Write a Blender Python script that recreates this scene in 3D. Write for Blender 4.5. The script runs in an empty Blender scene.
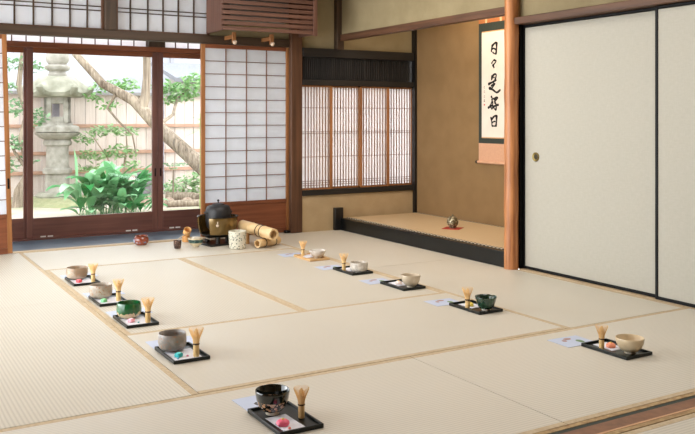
import bpy, math, random
from mathutils import Vector, Matrix
PI = math.pi
C = bpy.context.scene.collection
sc = bpy.context.scene

# ------------------------------------------------------------------ helpers
def s(r, g, b):
    def c(v):
        v /= 255.0
        return v / 12.92 if v <= .04045 else ((v + .055) / 1.055) ** 2.4
    return (c(r), c(g), c(b), 1)

class MB:
    def __init__(self): self.v = []; self.f = []
    def add(self, vs, fs):
        o = len(self.v); self.v += [tuple(p) for p in vs]; self.f += [tuple(i + o for i in q) for q in fs]; return self
    def box(self, x0, x1, y0, y1, z0, z1, m=None):
        vs = [(x, y, z) for x in (x0, x1) for y in (y0, y1) for z in (z0, z1)]
        if m is not None: vs = [m @ Vector(p) for p in vs]
        return self.add(vs, [(0, 1, 3, 2), (4, 6, 7, 5), (0, 4, 5, 1), (2, 3, 7, 6), (0, 2, 6, 4), (1, 5, 7, 3)])
    def lathe(self, prof, n=36, a0=0, a1=None, m=None, closed=False, rmod=None):
        full = a1 is None
        if full: a1 = a0 + 2 * PI
        k = n if full else n + 1
        vs = []
        for (r, z) in prof:
            for i in range(k):
                a = a0 + (a1 - a0) * i / n
                rr = r * (rmod(a, z) if rmod else 1)
                vs.append((rr * math.cos(a), rr * math.sin(a), z))
        fs = []
        P = len(prof)
        for j in range(P if closed else P - 1):
            j2 = (j + 1) % P
            for i in range(n):
                i2 = (i + 1) % k
                fs.append((j * k + i, j * k + i2, j2 * k + i2, j2 * k + i))
        if closed and not full:
            fs.append(tuple(j * k for j in range(P))); fs.append(tuple(j * k + n for j in reversed(range(P))))
        if m is not None: vs = [m @ Vector(p) for p in vs]
        return self.add(vs, fs)
    def tube(self, pts, rad, n=8, closed=False):
        pts = [Vector(p) for p in pts]; N = len(pts)
        if not hasattr(rad, '__len__'): rad = [rad] * N
        vs = []; up = None
        for i, p in enumerate(pts):
            if closed: t = pts[(i + 1) % N] - pts[i - 1]
            else: t = pts[min(i + 1, N - 1)] - pts[max(i - 1, 0)]
            t = t.normalized() if t.length > 1e-9 else Vector((0, 0, 1))
            if up is None:
                up = Vector((0, 0, 1)) if abs(t.z) < .9 else Vector((1, 0, 0))
            a = t.cross(up)
            a = a.normalized() if a.length > 1e-6 else t.orthogonal().normalized()
            b = a.cross(t).normalized(); up = b
            for k in range(n):
                g = 2 * PI * k / n
                vs.append(p + (a * math.cos(g) + b * math.sin(g)) * rad[i])
        fs = []
        for i in range(N if closed else N - 1):
            i2 = (i + 1) % N
            for k in range(n):
                k2 = (k + 1) % n
                fs.append((i * n + k, i * n + k2, i2 * n + k2, i2 * n + k))
        if not closed:
            fs.append(tuple(range(n - 1, -1, -1))); fs.append(tuple((N - 1) * n + k for k in range(n)))
        return self.add(vs, fs)
    def prism(self, pts, z0, z1):
        n = len(pts)
        vs = [(x, y, z0) for x, y in pts] + [(x, y, z1) for x, y in pts]
        return self.add(vs, [tuple(range(n - 1, -1, -1)), tuple(range(n, 2 * n))] + [(i, (i + 1) % n, n + (i + 1) % n, n + i) for i in range(n)])
    def ball(self, c, r, n=10, sq=(1, 1, 1)):
        m = Matrix.Translation(c) @ Matrix.Diagonal((sq[0], sq[1], sq[2], 1))
        prof = [(max(1e-4, r * math.sin(PI * i / n)), -r * math.cos(PI * i / n)) for i in range(n + 1)]
        return self.lathe(prof, 2 * n, m=m)
    def build(self, name, mat, parent=None, loc=None, bev=0, smooth=True, sharp=38):
        me = bpy.data.meshes.new(name); me.from_pydata(self.v, [], self.f); me.update()
        if smooth:
            me.polygons.foreach_set('use_smooth', [True] * len(me.polygons))
            me.set_sharp_from_angle(angle=math.radians(sharp))
        me.materials.append(mat)
        o = bpy.data.objects.new(name, me); C.objects.link(o)
        if loc is not None: o.location = loc
        if parent is not None: o.parent = parent
        if bev:
            b = o.modifiers.new('bevel', 'BEVEL'); b.width = bev; b.segments = 2; b.limit_method = 'ANGLE'; b.angle_limit = math.radians(40)
        return o

def tag(o, label=None, cat=None, group=None, kind=None):
    if label: o['label'] = label
    if cat: o['category'] = cat
    if group: o['group'] = group
    if kind: o['kind'] = kind
    return o
def thing(name, label, cat, loc=(0, 0, 0), rz=0, group=None, kind=None):
    o = bpy.data.objects.new(name, None); C.objects.link(o); o.empty_display_size = .05
    o.location = loc; o.rotation_euler = (0, 0, rz)
    return tag(o, label, cat, group, kind)
def struct(name, mb, mat, label=None, bev=0, smooth=True):
    return tag(mb.build(name, mat, bev=bev, smooth=smooth), label, None, None, 'structure')
def cp(src, loc, label, rz=0, group=None):
    """copy of a thing with copies of its parts and sub-parts"""
    r = src.copy(); C.objects.link(r); r.location = loc; r.rotation_euler = (0, 0, rz); r['label'] = label
    if group: r['group'] = group
    for ch in list(src.children):
        c = ch.copy(); C.objects.link(c); c.parent = r
        for g in list(ch.children):
            d = g.copy(); C.objects.link(d); d.parent = c
    return r

# ------------------------------------------------------------------ materials
def newmat(name):
    m = bpy.data.materials.new(name); m.use_nodes = True
    nt = m.node_tree; return m, nt, nt.nodes['Principled BSDF']
def N(nt, t, **kw):
    n = nt.nodes.new(t)
    for k, v in kw.items():
        if k in n.inputs: n.inputs[k].default_value = v
        else: setattr(n, k, v)
    return n
def ramp(nt, fac, c1, c2, p0=.3, p1=.7):
    r = nt.nodes.new('ShaderNodeValToRGB')
    r.color_ramp.elements[0].color = c1; r.color_ramp.elements[0].position = p0
    r.color_ramp.elements[1].color = c2; r.color_ramp.elements[1].position = p1
    nt.links.new(fac, r.inputs[0]); return r.outputs[0]
def mix(nt, fac, a, b, mode='MIX'):
    m = nt.nodes.new('ShaderNodeMix'); m.data_type = 'RGBA'; m.blend_type = mode
    for sock, v in ((m.inputs[0], fac), (m.inputs[6], a), (m.inputs[7], b)):
        if hasattr(v, 'is_output'): nt.links.new(v, sock)
        else: sock.default_value = v
    return m.outputs[2]
def mapped(nt, scale=(1, 1, 1)):
    tc = N(nt, 'ShaderNodeTexCoord'); mp = N(nt, 'ShaderNodeMapping'); mp.inputs['Scale'].default_value = scale
    nt.links.new(tc.outputs['Object'], mp.inputs[0]); return mp.outputs[0]
def noise(nt, vec, scale, detail=3):
    n = N(nt, 'ShaderNodeTexNoise', Scale=scale, Detail=detail); nt.links.new(vec, n.inputs['Vector']); return n.outputs['Fac']
def bump(nt, b, h, strength, dist=.002):
    n = N(nt, 'ShaderNodeBump', Strength=strength, Distance=dist); nt.links.new(h, n.inputs['Height']); nt.links.new(n.outputs[0], b.inputs['Normal'])
def math_n(nt, op, a, b=None, c=None):
    n = nt.nodes.new('ShaderNodeMath'); n.operation = op
    for i, v in enumerate((a, b, c)):
        if v is None: continue
        if hasattr(v, 'is_output'): nt.links.new(v, n.inputs[i])
        else: n.inputs[i].default_value = v
    return n.outputs[0]
def plain(name, c1, c2=None, rough=.6, scale=20, metal=0, bmp=0, spec=.5, coat=0, sss=0):
    m, nt, b = newmat(name)
    b.inputs['Roughness'].default_value = rough; b.inputs['Metallic'].default_value = metal
    b.inputs['Specular IOR Level'].default_value = spec; b.inputs['Coat Weight'].default_value = coat
    c2 = c2 or tuple(x * .86 for x in c1[:3]) + (1,)
    f = noise(nt, mapped(nt), scale, 4)
    nt.links.new(ramp(nt, f, c2, c1), b.inputs['Base Color'])
    if bmp: bump(nt, b, f, bmp)
    return m
_wood = {}
def wood(kind, axis):
    if (kind, axis) in _wood: return _wood[kind, axis]
    c1, c2, rough, spec = WOODS[kind]
    m, nt, b = newmat('wood_%s_%s' % (kind, axis))
    sca = [38, 38, 38]; sca['XYZ'.index(axis)] = 1.6
    v = mapped(nt, sca)
    f = noise(nt, v, 1.0, 5)
    f2 = noise(nt, mapped(nt), 2.2, 2)
    col = ramp(nt, f, c1, c2, .32, .68)
    col = mix(nt, .35, col, ramp(nt, f2, tuple(x * .7 for x in c1[:3]) + (1,), c2, .3, .7))
    nt.links.new(col, b.inputs['Base Color'])
    b.inputs['Roughness'].default_value = rough; b.inputs['Specular IOR Level'].default_value = spec
    bump(nt, b, f, .25, .001)
    _wood[kind, axis] = m; return m
WOODS = {
    'dark': (s(44, 34, 25), s(76, 58, 43), .5, .4),
    'brown': (s(68, 45, 31), s(108, 74, 52), .5, .4),
    'bar': (s(104, 72, 58), s(138, 100, 80), .5, .4),
    'red': (s(100, 54, 32), s(142, 84, 54), .42, .45),
    'door': (s(84, 52, 46), s(122, 80, 68), .4, .5),
    'amber': (s(126, 80, 44), s(170, 116, 70), .45, .4),
    'pillar': (s(134, 76, 38), s(214, 146, 92), .38, .5),
    'pale': (s(176, 150, 118), s(206, 184, 150), .55, .35),
    'bamboo': (s(206, 172, 122), s(232, 204, 158), .4, .45),
    'fence': (s(196, 178, 168), s(212, 197, 188), .8, .2),
    'black': (s(14, 14, 15), s(30, 28, 27), .35, .5),
    'sooty': (s(26, 24, 22), s(46, 42, 38), .6, .3),
    'engawa': (s(58, 80, 100), s(100, 124, 142), .28, .6),
    'bark': (s(78, 64, 54), s(170, 154, 136), .95, .1),
    'ceil': (s(150, 120, 86), s(182, 152, 112), .6, .3),
    'case': (s(80, 54, 44), s(116, 82, 68), .5, .35),
}
def tatami_mat_material(name, c1, c2):
    m, nt, b = newmat(name)
    v = mapped(nt); sep = N(nt, 'ShaderNodeSeparateXYZ'); nt.links.new(v, sep.inputs[0])
    ph = math_n(nt, 'MULTIPLY', sep.outputs['X'], 2 * PI / .0155)
    w = math_n(nt, 'MULTIPLY_ADD', math_n(nt, 'SINE', ph), .5, .5)
    ridge = math_n(nt, 'POWER', w, .45)
    fib = noise(nt, mapped(nt, (420, 30, 1)), 1.0, 2)
    big = noise(nt, v, 2.2, 3)
    col = mix(nt, math_n(nt, 'MULTIPLY_ADD', big, .7, .05), c1, c2)
    col = mix(nt, math_n(nt, 'MULTIPLY', math_n(nt, 'SUBTRACT', 1.0, ridge), .46), col, tuple(x * .52 for x in c1[:3]) + (1,))
    col = mix(nt, math_n(nt, 'MULTIPLY', fib, .3), col, tuple(x * .7 for x in c1[:3]) + (1,))
    nt.links.new(col, b.inputs['Base Color'])
    b.inputs['Roughness'].default_value = .42; b.inputs['Specular IOR Level'].default_value = .6
    b.inputs['Anisotropic'].default_value = .75
    vt = N(nt, 'ShaderNodeVectorTransform'); vt.vector_type = 'VECTOR'; vt.convert_from = 'OBJECT'; vt.convert_to = 'WORLD'
    vt.inputs[0].default_value = (0, 1, 0); nt.links.new(vt.outputs[0], b.inputs['Tangent'])
    bump(nt, b, ridge, .4, .0012)
    return m
def plaster(name, c1, c2, scale=6):
    m, nt, b = newmat(name)
    v = mapped(nt)
    f = noise(nt, v, scale, 6); g = noise(nt, v, 180, 2)
    col = mix(nt, .3, ramp(nt, f, c1, c2, .35, .65), ramp(nt, g, c1, c2, .3, .7))
    nt.links.new(col, b.inputs['Base Color']); b.inputs['Roughness'].default_value = .95; b.inputs['Specular IOR Level'].default_value = .1
    bump(nt, b, g, .3, .001); return m
def paper(name, col, trans=.5):
    m, nt, b = newmat(name); nt.nodes.remove(b)
    f = noise(nt, mapped(nt), 9, 4)
    c = ramp(nt, f, tuple(x * .94 for x in col[:3]) + (1,), col)
    d = N(nt, 'ShaderNodeBsdfDiffuse'); t = N(nt, 'ShaderNodeBsdfTranslucent'); mx = N(nt, 'ShaderNodeMixShader'); mx.inputs[0].default_value = trans
    nt.links.new(c, d.inputs[0]); nt.links.new(c, t.inputs[0]); nt.links.new(d.outputs[0], mx.inputs[1]); nt.links.new(t.outputs[0], mx.inputs[2])
    nt.links.new(mx.outputs[0], nt.nodes['Material Output'].inputs[0]); return m
def glass(name):
    m, nt, b = newmat(name); nt.nodes.remove(b)
    fr = N(nt, 'ShaderNodeFresnel', IOR=1.45); tr = N(nt, 'ShaderNodeBsdfTransparent'); gl = N(nt, 'ShaderNodeBsdfGlossy', Roughness=.02)
    tr.inputs[0].default_value = (.96, .975, .97, 1)
    mx = N(nt, 'ShaderNodeMixShader')
    nt.links.new(fr.outputs[0], mx.inputs[0]); nt.links.new(tr.outputs[0], mx.inputs[1]); nt.links.new(gl.outputs[0], mx.inputs[2])
    nt.links.new(mx.outputs[0], nt.nodes['Material Output'].inputs[0]); return m
def leafmat(name, c1, c2, rough=.5, tr=.3):
    m, nt, b = newmat(name)
    g = N(nt, 'ShaderNodeNewGeometry')
    c = ramp(nt, g.outputs['Random Per Island'], c1, c2, 0, 1)
    nt.links.new(c, b.inputs['Base Color']); b.inputs['Roughness'].default_value = rough
    t = N(nt, 'ShaderNodeBsdfTranslucent'); nt.links.new(c, t.inputs[0])
    mx = N(nt, 'ShaderNodeMixShader'); mx.inputs[0].default_value = tr
    nt.links.new(b.outputs[0], mx.inputs[1]); nt.links.new(t.outputs[0], mx.inputs[2])
    nt.links.new(mx.outputs[0], nt.nodes['Material Output'].inputs[0]); return m

M_TAT = tatami_mat_material('tatami_rush', s(208, 202, 187), s(220, 214, 201))
M_TAT2 = tatami_mat_material('tatami_rush_toko', s(208, 182, 144), s(218, 194, 156))
M_HERI = plain('mat_border_cloth', s(198, 181, 152), s(180, 159, 128), .8, 60, bmp=.2)
M_PAPER = paper('shoji_paper', (.86, .89, .94, 1), .58)
M_PAPERW = paper('window_paper', (.92, .90, .91, 1), .64)
M_GLASS = glass('window_glass')
M_OLIVE = plaster('olive_plaster', s(136, 123, 94), s(150, 137, 107))
M_TOKO = plaster('brown_clay_plaster', s(131, 105, 72), s(139, 112, 78))
M_SAND = plaster('sand_plaster', s(164, 143, 110), s(178, 157, 124))
M_BLACK = plain('black_lacquer', s(18, 21, 22), s(12, 14, 15), .28, 8, coat=.05, spec=.35)
M_BLKM = plain('black_edge', s(8, 8, 9), None, .5, 10, spec=.2)
def fusuma_mat():
    m, nt, b = newmat('fusuma_paper')
    f = noise(nt, mapped(nt, (1, 3, 14)), 9, 6); g = noise(nt, mapped(nt, (1, 16, 4)), 7, 6)
    col = mix(nt, .5, ramp(nt, f, s(176, 173, 161), s(183, 180, 169), .35, .65), ramp(nt, g, s(177, 174, 162), s(183, 180, 169), .35, .65))
    nt.links.new(col, b.inputs['Base Color']); b.inputs['Roughness'].default_value = .75; b.inputs['Specular IOR Level'].default_value = .25
    bump(nt, b, f, .15, .001); return m
M_FUS = fusuma_mat()

# ------------------------------------------------------------------ room shell
struct('floor', MB().box(-1.2, 3.99, -1.2, 6.90, -.12, -.06), wood('pale', 'X'))
struct('ceiling', MB().box(-1.2, 4.95, -1.2, 7.75, 2.46, 2.52), wood('ceil', 'X'))
struct('wall_near_blocker', MB().box(-1.2, 4.3, -1.25, -1.2, -.12, 2.46), M_SAND)  # unseen wall, added to hold back light from behind the camera
struct('wall_left_blocker', MB().box(-1.25, -1.2, -1.25, 2.9, -.12, 2.46).box(-1.25, -1.2, 2.9, 6.9, 2.0, 2.46), M_SAND)  # unseen wall, closed at the near end to darken the front mats
# far wall, engawa side
struct('trim_1', MB().box(-1.2, 3.43, 6.80, 6.90, 1.697, 1.765), wood('dark', 'X'), 'dark brown head beam over the opening to the veranda', bev=.004)
struct('trim_2', MB().box(1.75, 1.845, 6.79, 6.89, 1.765, 2.46), wood('dark', 'Z'), 'short dark post between the two paper transoms', bev=.004)
struct('trim_3', MB().box(3.425, 3.537, 6.765, 6.826, 0, 2.46), wood('brown', 'Z'), 'brown post between the paper screen and the lattice window', bev=.006)
struct('trim_4', MB().box(-1.2, 3.43, 6.875, 6.955, -.06, .004), wood('pale', 'X'), 'pale wooden threshold along the edge of the mats', bev=.002)
struct('wall_far', MB().box(2.66, 3.43, 6.83, 6.87, 1.765, 2.46).box(3.537, 3.885, 6.795, 6.85, 1.69, 2.46).box(3.885, 4.83, 6.80, 6.85, 1.69, 2.46), M_OLIVE, 'olive plaster wall above the beams')
struct('wall_window', MB().box(3.537, 4.83, 6.775, 6.85, 0, .335), M_SAND, 'sand plaster wall under the lattice window')
struct('wall_veranda', MB().box(3.50, 3.56, 6.895, 7.72, -.1, 2.46), M_SAND)
struct('trim_5', MB().box(3.537, 4.83, 6.755, 6.87, .335, .385), wood('sooty', 'X'), 'dark sill of the lattice window', bev=.004)
struct('trim_6', MB().box(3.537, 4.83, 6.755, 6.87, 1.352, 1.405), wood('sooty', 'X'), 'dark rail between lattice window and bamboo transom', bev=.004)
struct('trim_7', MB().box(3.537, 4.83, 6.75, 6.87, 1.615, 1.695), wood('sooty', 'X'), 'dark beam above the bamboo transom', bev=.004)
struct('trim_8', MB().box(4.775, 4.815, 6.735, 6.79, .1, 2.46), wood('black', 'Z'), 'thin black corner post of the alcove')
struct('trim_9', MB().box(3.89, 3.965, 6.74, 6.80, 1.69, 2.46), wood('dark', 'Z'), 'dark short post above the beam at the alcove corner', bev=.003)
# bamboo transom
tr = thing('window_7', 'dark transom of close-set vertical bamboo above the lattice window', 'transom', (0, 0, 0), kind='structure')
b = MB()
rnd = random.Random(3)
for i in range(60):
    x = 3.55 + i * .0204
    b.tube([(x, 6.80, 1.405), (x + rnd.uniform(-.002, .002), 6.80, 1.615)], rnd.uniform(.006, .0085), 6)
b.build('bamboo_slats', wood('sooty', 'Z'), tr)
b = MB(); b.box(3.537, 4.79, 6.812, 6.820, 1.48, 1.495).box(3.537, 4.79, 6.812, 6.82, 1.55, 1.56)
b.build('rail', wood('sooty', 'X'), tr)
MB().box(3.537, 4.83, 6.845, 6.85, 1.405, 1.615).build('backing', plain('dark_board', s(52, 50, 46), s(34, 32, 30), .8, 14), tr)

# lattice window: four sliding paper screens
def lattice(num, x0, x1, y, label, left_stile):
    t = thing('window_%d' % num, label, 'lattice screen', (x0, y, .385), group='lattice paper screens', kind='structure')
    w = x1 - x0; H = .967
    MB().box(.012, w - .012, .004, .006, .01, H - .01).build('paper', M_PAPERW, t)
    f = MB().box(w - .026, w, -.014, .016, 0, H).box(0, w - .026, -.01, .014, 0, .014).box(0, w - .026, -.01, .014, H - .014, H)
    if left_stile: f.box(0, .022, -.014, .016, 0, H)
    f.build('frame', wood('amber', 'Z'), t, bev=.002)
    k = MB(); xs = .026; n = int((w - .05) / .0325)
    st = (w - .026 - xs) / (n + 1)
    for i in range(n + 1):
        x = xs + st * (i + .5); k.box(x - .0034, x + .0034, -.006, .003, .014, H - .014)
    for z in (1.145, .923, .906, .69, .466, .446, .426, .402):
        z -= .385; k.box(.012, w - .026, -.004, .0028, z - .002, z + .002)
    k.build('lattice_bars', wood('bar', 'Z'), t)
lattice(1, 3.537, 3.862, 6.79, 'lattice paper screen beside the brown post', False)
lattice(2, 3.838, 4.196, 6.822, 'second lattice paper screen from the brown post', True)
lattice(3, 4.167, 4.502, 6.79, 'third lattice paper screen from the brown post', True)
lattice(4, 4.476, 4.812, 6.822, 'lattice paper screen at the alcove corner', True)

# paper transoms over the veranda opening
def transom(num, x0, x1, xs, zs, label):
    t = thing('window_%d' % num, label, 'paper transom', (x0, 6.84, 1.765), group='paper transoms', kind='structure')
    w = x1 - x0; H = .69
    MB().box(.01, w - .01, .004, .006, 0, H).build('paper', M_PAPER, t)
    MB().box(0, .02, -.015, .015, 0, H).box(w - .02, w, -.015, .015, 0, H).box(.02, w - .02, -.015, .015, 0, .012).build('frame', wood('brown', 'Z'), t, bev=.002)
    k = MB()
    for x in xs: k.box(x - x0 - .006, x - x0 + .006, -.008, .004, .012, H)
    for z in zs: k.box(.02, w - .02, -.006, .0035, z - 1.765 - .004, z - 1.765 + .004)
    k.build('lattice_bars', wood('dark', 'Z'), t)
ZT = (1.922, 1.955, 2.28, 2.31)
transom(5, -.2, 1.75, [1.068 - .147 * i for i in range(9)] + [1.208, 1.348, 1.485, 1.62], ZT, 'paper transom above the stone lantern side of the opening')
transom(6, 1.845, 2.66, [1.97, 2.117, 2.248, 2.382, 2.52], ZT, 'paper transom beside the slatted wall box')

# right wall (sliding doors) and alcove
struct('trim_10', MB().box(3.93, 4.06, -.4, 4.375, 1.697, 1.745), wood('brown', 'Y'), 'brown head beam above the white sliding doors', bev=.004)
struct('wall_right', MB().box(4.0, 4.05, -.4, 4.375, 1.745, 2.46), M_OLIVE, 'olive plaster wall above the sliding doors')
struct('trim_11', MB().box(3.975, 4.06, -.4, 4.36, -.06, .004), wood('pale', 'Y'), 'pale wooden sill of the sliding doors')
struct('wall_alcove_side', MB().box(3.985, 4.85, 4.375, 4.43, 0, 2.46), M_TOKO)
struct('wall_alcove', MB().box(4.80, 4.85, 4.43, 6.80, 0, 2.46), M_TOKO, 'brown clay plaster back wall of the alcove')
struct('wall_alcove_upper', MB().box(3.94, 3.98, 4.45, 6.76, 1.83, 2.46), M_OLIVE, 'olive plaster wall above the alcove beam')
struct('trim_12', MB().box(3.925, 3.99, 4.43, 6.76, 1.775, 1.832), wood('brown', 'Y'), 'brown beam across the front of the alcove', bev=.004)
struct('wall_closet', MB().box(4.25, 4.28, -1.25, 4.375, 0, 2.46), M_TOKO)
p = MB()
pr = []
for i in range(25):
    z = 2.46 * i / 24
    pr.append((.049 + .002 * math.sin(i * 1.7) + .001 * math.cos(i * 3.1), z))
p.lathe(pr, 28, rmod=lambda a, z: 1 + .03 * math.sin(3 * a + z * 2))
o = struct('trim_13', p, wood('pillar', 'Z'), 'polished orange-brown log pillar beside the alcove'); o.location = (3.945, 4.405, 0)
struct('trim_14', MB().box(3.985, 4.03, 4.358, 4.376, 0, 1.70), M_BLKM, 'black strip beside the log pillar')
# alcove step
struct('trim_15', MB().box(3.925, 3.985, 4.452, 6.735, 0, .112), M_BLACK, 'black lacquered front beam of the alcove floor', bev=.004)
struct('trim_16', MB().box(3.865, 3.955, 6.735, 6.775, 0, .21), wood('black', 'Z'), 'stubby black block at the end of the alcove beam', bev=.004)
struct('trim_17', MB().box(3.985, 4.80, 4.43, 6.775, .02, .085), wood('pale', 'Y'))
def dotted(name):
    m, nt, b = newmat(name)
    sep = N(nt, 'ShaderNodeSeparateXYZ'); nt.links.new(mapped(nt), sep.inputs[0])
    w = math_n(nt, 'GREATER_THAN', math_n(nt, 'SINE', math_n(nt, 'MULTIPLY', sep.outputs['Y'], 2 * PI / .042)), .15)
    nt.links.new(mix(nt, w, s(34, 34, 32), s(206, 190, 164)), b.inputs['Base Color']); b.inputs['Roughness'].default_value = .8
    return m
M_DOT = dotted('dotted_border_cloth')
t = thing('tatami_mat', 'raised mat with dotted black and white edging on the alcove floor', 'tatami mat', (4.392, 5.60, .085))
MB().box(-.376, .376, -1.13, 1.13, 0, .03).build('mat_body', M_TAT2, t)
MB().box(-.404, -.376, -1.13, 1.13, 0, .0305).build('border', M_DOT, t); MB().box(.376, .404, -1.13, 1.13, 0, .0305).build('border', M_DOT, t)

# sliding doors (fusuma)
def fusuma(num, y0, y1, x, label, hy):
    t = thing('door_%d' % num, label, 'sliding door', (x, y0, .006), group='white sliding doors', kind='structure')
    w = y1 - y0; H = 1.688; e = .019
    MB().box(.002, .02, e, w - e, e, H - e).build('panel', M_FUS, t)
    MB().box(-.003, .024, 0, e, 0, H).box(-.003, .024, w - e, w, 0, H).box(-.003, .024, e, w - e, 0, e).box(-.003, .024, e, w - e, H - e * .8, H).build('border', M_BLKM, t, bev=.002)
    m = Matrix.Translation((0, hy - y0, .778)) @ Matrix.Rotation(-PI / 2, 4, 'Y')
    h = MB().lathe([(.018, .0), (.022, .002), (.026, .0045), (.031, .0045), (.032, .001), (.032, -.004)], 28, m=m).build('finger_pull', plain('aged_brass', s(150, 132, 76), s(110, 94, 50), .4, 30, metal=.6), t)
    MB().lathe([(.0001, -.0012), (.0195, -.0012), (.0195, -.003)], 28, m=m).build('cup', plain('dark_brass', s(74, 64, 38), s(46, 40, 26), .5, 30, metal=.4), h)
fusuma(1, 3.175, 4.358, 4.010, 'white sliding door with round brass pull beside the log pillar', 4.233)
fusuma(2, 1.95, 3.222, 3.979, 'white sliding door farther from the log pillar', 2.06)

# veranda floor and outer glass doors
struct('floor_veranda', MB().box(-1.2, 3.5, 6.955, 7.70, -.08, -.006), wood('engawa', 'X'), 'dark polished veranda boards')
struct('trim_18', MB().box(-1.2, 3.5, 7.55, 7.70, -.006, .006), wood('door', 'X'))
struct('trim_19', MB().box(-1.2, 3.5, 7.54, 7.71, 1.662, 1.708), wood('red', 'X'), 'reddish head beam above the glass doors', bev=.004)
struct('trim_20', MB().box(2.345, 2.50, 7.54, 7.70, 1.708, 2.46), wood('dark', 'Z'))
struct('trim_21', MB().box(-1.2, 3.5, 7.56, 7.68, 2.2, 2.46), wood('dark', 'X'))
def high_window(num, x0, x1, label):
    t = thing('window_%d' % num, label, 'high window', (x0, 7.62, 1.708), group='high windows', kind='structure')
    w = x1 - x0
    MB().box(0, w, .004, .006, 0, 0.49).build('paper', M_PAPERW, t)
    k = MB(); n = max(1, round(w / .118))
    for i in range(n + 1): k.box(w * i / n - .004, w * i / n + .004, -.01, .004, 0, 0.49)
    k.box(0, w, -.008, .0035, .23, .236)
    k.build('lattice_bars', wood('door', 'Z'), t)
high_window(8, -.6, 2.345, 'row of small white panes above the wide glass door')
high_window(9, 2.50, 3.5, 'row of small white panes above the narrow glass door')
def glass_door(num, x0, x1, y, label, pull):
    t = thing('door_%d' % num, label, 'glass door', (x0, y, .006), group='glass doors to the garden', kind='structure')
    w = x1 - x0; H = 1.656; e = .05
    MB().box(0, e, -.016, .016, 0, H).build('stile', wood('door', 'Z'), t, bev=.002)
    MB().box(w - e, w, -.016, .016, 0, H).build('stile', wood('door', 'Z'), t, bev=.002)
    MB().box(e, w - e, -.016, .016, 0, .172).build('bottom_rail', wood('door', 'X'), t, bev=.002)
    MB().box(e, w - e, -.016, .016, H - .045, H).build('top_rail', wood('red', 'X'), t, bev=.002)
    MB().box(e, w - e, -.002, .002, .172, H - .045).build('glass_pane', M_GLASS, t)
    for px_ in pull:
        MB().box(px_ - .006, px_ + .006, -.0185, -.0155, .50, .575).build('pull', M_BLKM, t)
    for gx in ((.11, .17, w - .3, w - .24) if w > .6 else ()):
        MB().box(gx, gx + .045, -.019, -.0155, .004, .016).build('guide_tag', plain('white_tag', s(225, 225, 220), None, .5), t)
glass_door(3, .25, 1.318, 7.650, 'glass door in the outer track behind the tall paper screen frame', ())
glass_door(4, 1.290, 2.447, 7.612, 'wide glass door in front of the stone lantern', (1.132,))
glass_door(5, 2.449, 3.49, 7.612, 'glass door in front of the leaning trunk', (.025,))

# shoji doors on the inner track
def shoji(num, x0, x1, label, rows, cols, zp, lean=0):
    t = thing('door_%d' % num, label, 'paper sliding screen', (x1, 6.845, .006), group='paper sliding screens', kind='structure')
    w = x1 - x0; H = 1.688; e = .034
    def B(*a):
        return MB().box(a[0] - w, a[1] - w, *a[2:])
    B(0, e, -.015, .015, 0, H).build('stile', wood('amber', 'Z'), t, bev=.002)
    B(w - e, w, -.015, .015, 0, H).build('stile', wood('amber', 'Z'), t, bev=.002)
    r = MB()
    for z0, z1 in ((0, .045), (zp - .028, zp), (H - .034, H)): r.box(e - w, -e, -.013, .013, z0, z1)
    r.build('rail', wood('red', 'X'), t, bev=.002)
    B(e, w - e, -.004, .004, .045, zp - .028).build('wood_panel', wood('red', 'X'), t)
    B(e - .004, w - e + .004, .004, .006, zp, H - .03).build('paper', M_PAPER, t)
    k = MB()
    for i in range(1, cols):
        x = e + (w - 2 * e) * i / cols - w; k.box(x - .0032, x + .0032, -.009, .0035, zp, H - .034)
    for i in range(1, rows):
        z = zp + (H - .034 - zp) * i / rows; k.box(e - w, -e, -.007, .003, z - .0028, z + .0028)
    k.build('lattice_bars', wood('bar', 'X'), t)
    t.rotation_euler = (0, lean, 0)
    return t
shoji(6, 2.588, 3.440, 'paper sliding screen behind the kettle', 12, 4, .305)
t = shoji(7, .12, 1.055, 'paper sliding screen at the edge of the photo beside the veranda', 12, 4, .305, -.026)
MB().box(-.024, -.010, -.0175, -.0148, .50, .58).build('pull', M_BLKM, t)

# slatted box over the air conditioner
t = thing('slatted_cover', 'brown slatted wooden box high on the plaster wall', 'wall box', (2.63, 6.47, 1.785))
k = MB()
for i in range(15):
    z = i * .044
    k.box(.0, .887, -.012, .012, z, z + .031)
k.build('slats', wood('case', 'X'), t, bev=.002)
MB().box(.85, .887, -.03, -.012, -.012, .66).build('batten', wood('case', 'Z'), t, bev=.002)
MB().box(.0, .022, .012, .355, -.002, .66).build('side_panel', wood('case', 'Z'), t)
MB().box(.865, .887, .012, .355, 0, .66).build('side_panel', wood('case', 'Z'), t)
MB().box(.10, .66, .08, .34, .10, .50).build('machine', plain('grey_plastic', s(126, 122, 116), None, .5), t, bev=.01)
for i, x in enumerate((2.80, 3.155)):
    t = thing('support_bracket', ('pale wooden bracket under the slatted box, above the screen edge by the glass door', 'pale wooden bracket under the slatted box, nearer the brown post')[i], 'bracket', (x, 6.62, 1.672), group='brackets under the slatted box')
    MB().box(-.016, .016, -.012, .012, .02, .112).build('arm', wood('amber', 'Z'), t, bev=.003)
    MB().tube([(0, .0, .035), (0, -.02, .02), (0, -.04, .03)], [.014, .017, .012], 8).build('hook', plain('pale_peg', s(214, 190, 168), None, .6), t)
    MB().box(-.014, .014, .012, .18, .06, .09).build('bar', wood('amber', 'Y'), t)

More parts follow.
